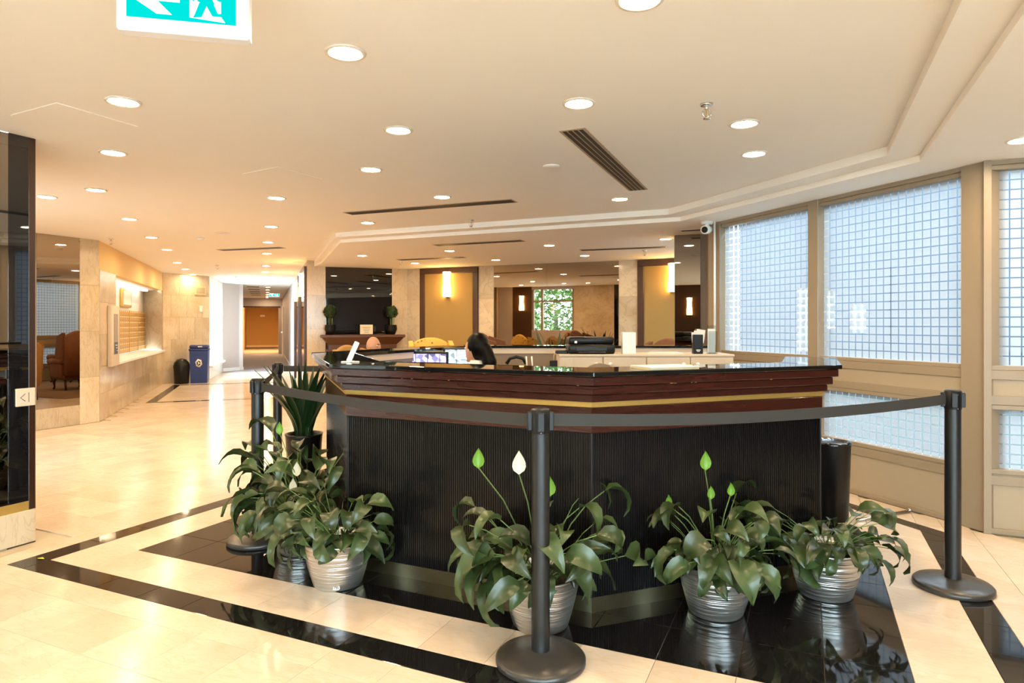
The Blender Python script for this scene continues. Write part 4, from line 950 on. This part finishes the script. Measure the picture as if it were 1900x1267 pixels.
for (x,y) in ((-2,-.2),(-.6,-1.6),(-3.2,-1.6),(2.2,.5),(2.4,2.8),(1.75,4.05),(2.95,4.05),(2,-2.2),(-6.2,3.6),(-7.6,3.4),(-3.2,.6),(1.0,-2.6)):  # unseen lamps; the pair by the door wall is added to brighten the post
    t=thing('downlight','unseen round recessed downlight assumed over the entrance side','ceiling light',(x,y,ZM if x<.4 else ZS),0,'downlights of the entrance'); inst('trim_ring',ring_m,t); inst('lens',lens_m,t)
MB().box(.05,xn1-.05,-.36,-.28,2.05,2.08).build('strip_light',emis('strip_light_emitter',(1,.86,.68),1.6),w2)
tl=thing('corridor_ceiling_panel','warm flush light in the tan room beyond the corridor','light',(*tn(34,-.1),ZM)); MB().box(-.4,.4,-.4,.4,-.03,-.01).build('diffuser',emis('tan_room_light',(1,.74,.42),60),tl); MB().box(-.43,.43,-.43,.43,-.01,0).build('housing','white',tl)
def slot(a,b,z,nsl,w,label,name='air_diffuser'):
    a=Vector(a);b=Vector(b);L=(b-a).length; t=thing(name,label,'air vent',(a.x,a.y,z),ang(b-a),'corridor ceiling grilles' if name=='corridor_grille' else None)
    MB().box(0,L,-w/2,w/2,-.004,0,.002).build('frame','taupe' if nsl>2 else 'trimw',t)
    sw=(w-.03)/nsl
    for i in range(nsl): y=-w/2+.015+sw*(i+.5); MB().box(.015,L-.015,y-sw*.34,y+sw*.34,-.006,-.004).build('slot','grid',t)
slot((-1.25,3.62),(-1.30,5.49),ZM,4,.165,'long four-slot air diffuser in the ceiling over the desk')
slot(P(645,396,ZM),P(955,372,ZM),ZM,4,.165,'single-slot air diffuser in the main ceiling before the tray step')
slot(P(807,455,ZS),P(970,446,ZS),ZS,4,.165,'single-slot air diffuser in the soffit just behind the tray step')
slot(P(740,482,ZS),P(862,477,ZS),ZS,4,.165,'single-slot air diffuser in the soffit over the fireplace lounge')
slot(P(1077,464,ZS),P(1237,458,ZS),ZS,4,.165,'single-slot air diffuser in the soffit by the mirrored stub')
slot(P(408,464,ZM),P(525,459,ZM),ZM,4,.165,'single-slot air diffuser in the hall ceiling')
a=P(1262,428,ZS); slot(a,a+Vector((.3,.0)),ZS,2,.13,'dark air grille in the soffit before the mirrored stub')
for i in range(5): q=tn(21.5+i*1.6,-.55); slot(q,q+Vector((.25,.25)),ZM,3,.4,'dark air grille in the corridor ceiling','corridor_grille')
def sprink(x,y,z,label):
    p=P(x,y,z); t=thing('sprinkler_head',label,'sprinkler',(p.x,p.y,z),.5,'ceiling sprinkler heads')
    MB().lathe([(.0,0),(.034,0),(.030,-.010),(.012,-.013),(0,-.013)],16).build('escutcheon','chrome',t)
    MB().tube([(0,0,-.01),(0,0,-.028)],.010,8).build('body','chrome',t)
    for s in (-1,1): MB().tube([(s*.008,0,-.025),(s*.022,0,-.04),(s*.018,0,-.058),(0,0,-.072)],.0032,6).build('yoke_arm','chrome',t)
    MB().tube([(0,0,-.028),(.003,0,-.07)],.004,6).build('bulb','brass',t); MB().lathe([(0,-.078),(.018,-.078),(.019,-.074),(0,-.072)],14).build('deflector','chrome',t)
for x,y,z,l in ((1311,193,ZM,'chrome sprinkler head beside the four-slot diffuser'),(874,408,ZM,'chrome sprinkler head by the tray step'),(206,443,ZM,'chrome sprinkler head near the mirror wall pier'),(1196,464,ZS,'chrome sprinkler head in the soffit by the mirrored stub'),(744,485,ZS,'chrome sprinkler head in the soffit near the fireplace'),(403,492,ZM,'chrome sprinkler head near the hall window'),(437,513,ZM,'chrome sprinkler head at the corridor mouth')): sprink(x,y,z,l)
def disc(x,y,z,r,h,m,label,name,cat):
    p=P(x,y,z); t=thing(name,label,cat,(p.x,p.y,z)); MB().lathe([(0,-h),(r*.7,-h),(r,-h*.4),(r,0),(0,0)],24).build('cover',m,t); MB().lathe([(r*.3,-h-.001),(r*.34,-h-.003),(r*.38,-h-.001)],16,caps=False).build('ring_detail',m,t)
disc(1023,308,ZM,.062,.012,'ceil','round white smoke detector beside the four-slot diffuser','smoke_detector','detector'); disc(412,432,ZM,.1,.006,'trimw','round flush speaker grille in the hall ceiling','ceiling_speaker','speaker'); disc(372,441,ZM,.05,.03,'white','small white detector in the hall ceiling','smoke_detector','detector')
def access(px,label):
    q=[P(x,y,ZM) for x,y in px]; t=thing('access_panel',label,'access panel',(0,0,0)); c=sum(q,Vector((0,0)))/4
    MB().prism(q,ZM-.0035,ZM).build('panel','ceil',t)
    t.location=(c.x,c.y,ZM)
    for ch in t.children: ch.location=(-c.x,-c.y,-ZM)
access([(450,322),(516,309),(598,332),(530,346)],'square access panel in the ceiling behind the exit sign'); access([(20,213),(105,190),(255,234),(165,262)],'large access panel in the ceiling by the lift')
# exit signs
def exit_sign(p,z0,w,h,rz,label,flip=1):
    t=thing('exit_sign',label,'exit sign',(p.x,p.y,z0),rz)
    MB().box(-w/2,w/2,-.025,.025,0,h,.006).build('sign_box','ebox',t)
    def flat(pts,y,name,m): MB().add([(x,y,z) for x,z in pts],[tuple(range(len(pts)))]).build(name,m,t)
    g=.022*w/.37*1; 
    flat([(-w/2+g,g*1.4),(w/2-g*1.4,g*1.4),(w/2-g*1.4,h-g),(-w/2+g,h-g)],-.0255,'white_face','ewhite')
    a0,a1,b0,b1=-w/2+g*1.3,w/2-g*1.7,g*1.75,h-g*1.3
    flat([(a0,b0),(a1,b0),(a1,b1),(a0,b1)],-.026,'green_face','egreen')
    W_,H_=a1-a0,b1-b0; T_=lambda L:[(a0+W_*x,b0+H_*y) for x,y in L]
    flat(T_([(.02,.5),(.27,.12),(.41,.12),(.28,.42),(.48,.42),(.48,.6),(.28,.6),(.41,.88),(.27,.88)]),-.0265,'arrow','ewhite')
    flat(T_([(.57,.10),(.90,.04),(.86,.18),(.86,.95),(.57,.95)]),-.0265,'doorway','ewhite')
    for pg in ([(.66,.68),(.76,.66),(.80,.46),(.72,.40),(.64,.5)],[(.72,.42),(.79,.47),(.83,.24),(.93,.26),(.93,.17),(.78,.17)],[(.66,.47),(.73,.42),(.68,.13),(.60,.10),(.62,.2)],[(.58,.62),(.66,.66),(.66,.58),(.60,.48)],[(.76,.64),(.85,.52),(.88,.56),(.79,.68)]): flat(T_(pg),-.027,'running_figure','egreen')
    flat([(a0+W_*.73+.045*W_*math.cos(q*PI/6),b0+H_*.78+.09*H_*math.sin(q*PI/6)) for q in range(12)],-.027,'figure_head','egreen')
    for sx in (-.3,.3): MB().tube([(sx*w,0,h),(sx*w,0,ZM-z0)],.008,6).build('hanger','ebox',t)
D0=2.02; pe=atd(345,D0); exit_sign(pe,zat(70,D0),226/F*D0,.2,TH-math.radians(20.7)+.08 if 0 else TH+math.radians(12),'white framed green exit sign with arrow hanging near the lift')
pe2=tn(26,-.05)+Vector((0,0)); pe2=onl(509,tn(26,-1),tn(26,.6)); exit_sign(pe2,zat(552,dep(pe2)),.42,.26,PI/4,'small lit exit sign hanging in the far corridor')
# security camera
p=onl(1331,W1,W0)+Vector((-.09,-.09)); t=thing('security_camera','white bullet security camera at the top corner of the window wall','camera',(p.x,p.y,ZS-.0),ang(Vector((-.25,-1))))
MB().lathe([(0,-.03),(.055,-.03),(.06,0),(0,0)],20).build('mount','white',t); MB().tube([(-.06,0,-.075),(.06,0,-.09)],[.042,.045],18).build('housing','white',t); MB().tube([(.055,0,-.0895),(.066,0,-.091)],.032,16).build('lens_face','black',t); MB().tube([(0,0,-.02),(0,0,-.06)],.02,10).build('neck','white',t)
MB().tube([(-.05,.06,-.0),(-.05,.06,-1.25)],.011,6).build('cable_duct','white',t)
# notices taped to the frosted glass
for k,(x0,x1_,y0,y1,l) in enumerate(((1470,1497,535,652,'tall white paper taped to the small frosted pane'),(1568,1598,565,618,'small white notice taped to the wide frosted pane'),(1525,1540,540,610,'narrow white paper strip taped beside the mullion'))):
    a=onl(x0,W0,W1); b=onl(x1_,W0,W1); d=dep((a+b)/2); loc3,rz3,L3=frame(b,a,0); t=thing('taped_notice',l,'notice',(loc3[0]-.0,loc3[1],zat(y1,d)),rz3)
    MB().box(0,L3,-.053,-.0525,0,zat(y0,d)-zat(y1,d)).build('sheet','thin',t)
    for sx in (.03,L3-.05): MB().box(sx,sx+.02,-.0525,-.052,zat(y0,d)-zat(y1,d)-.012,zat(y0,d)-zat(y1,d)+.006).build('tape','white',t)
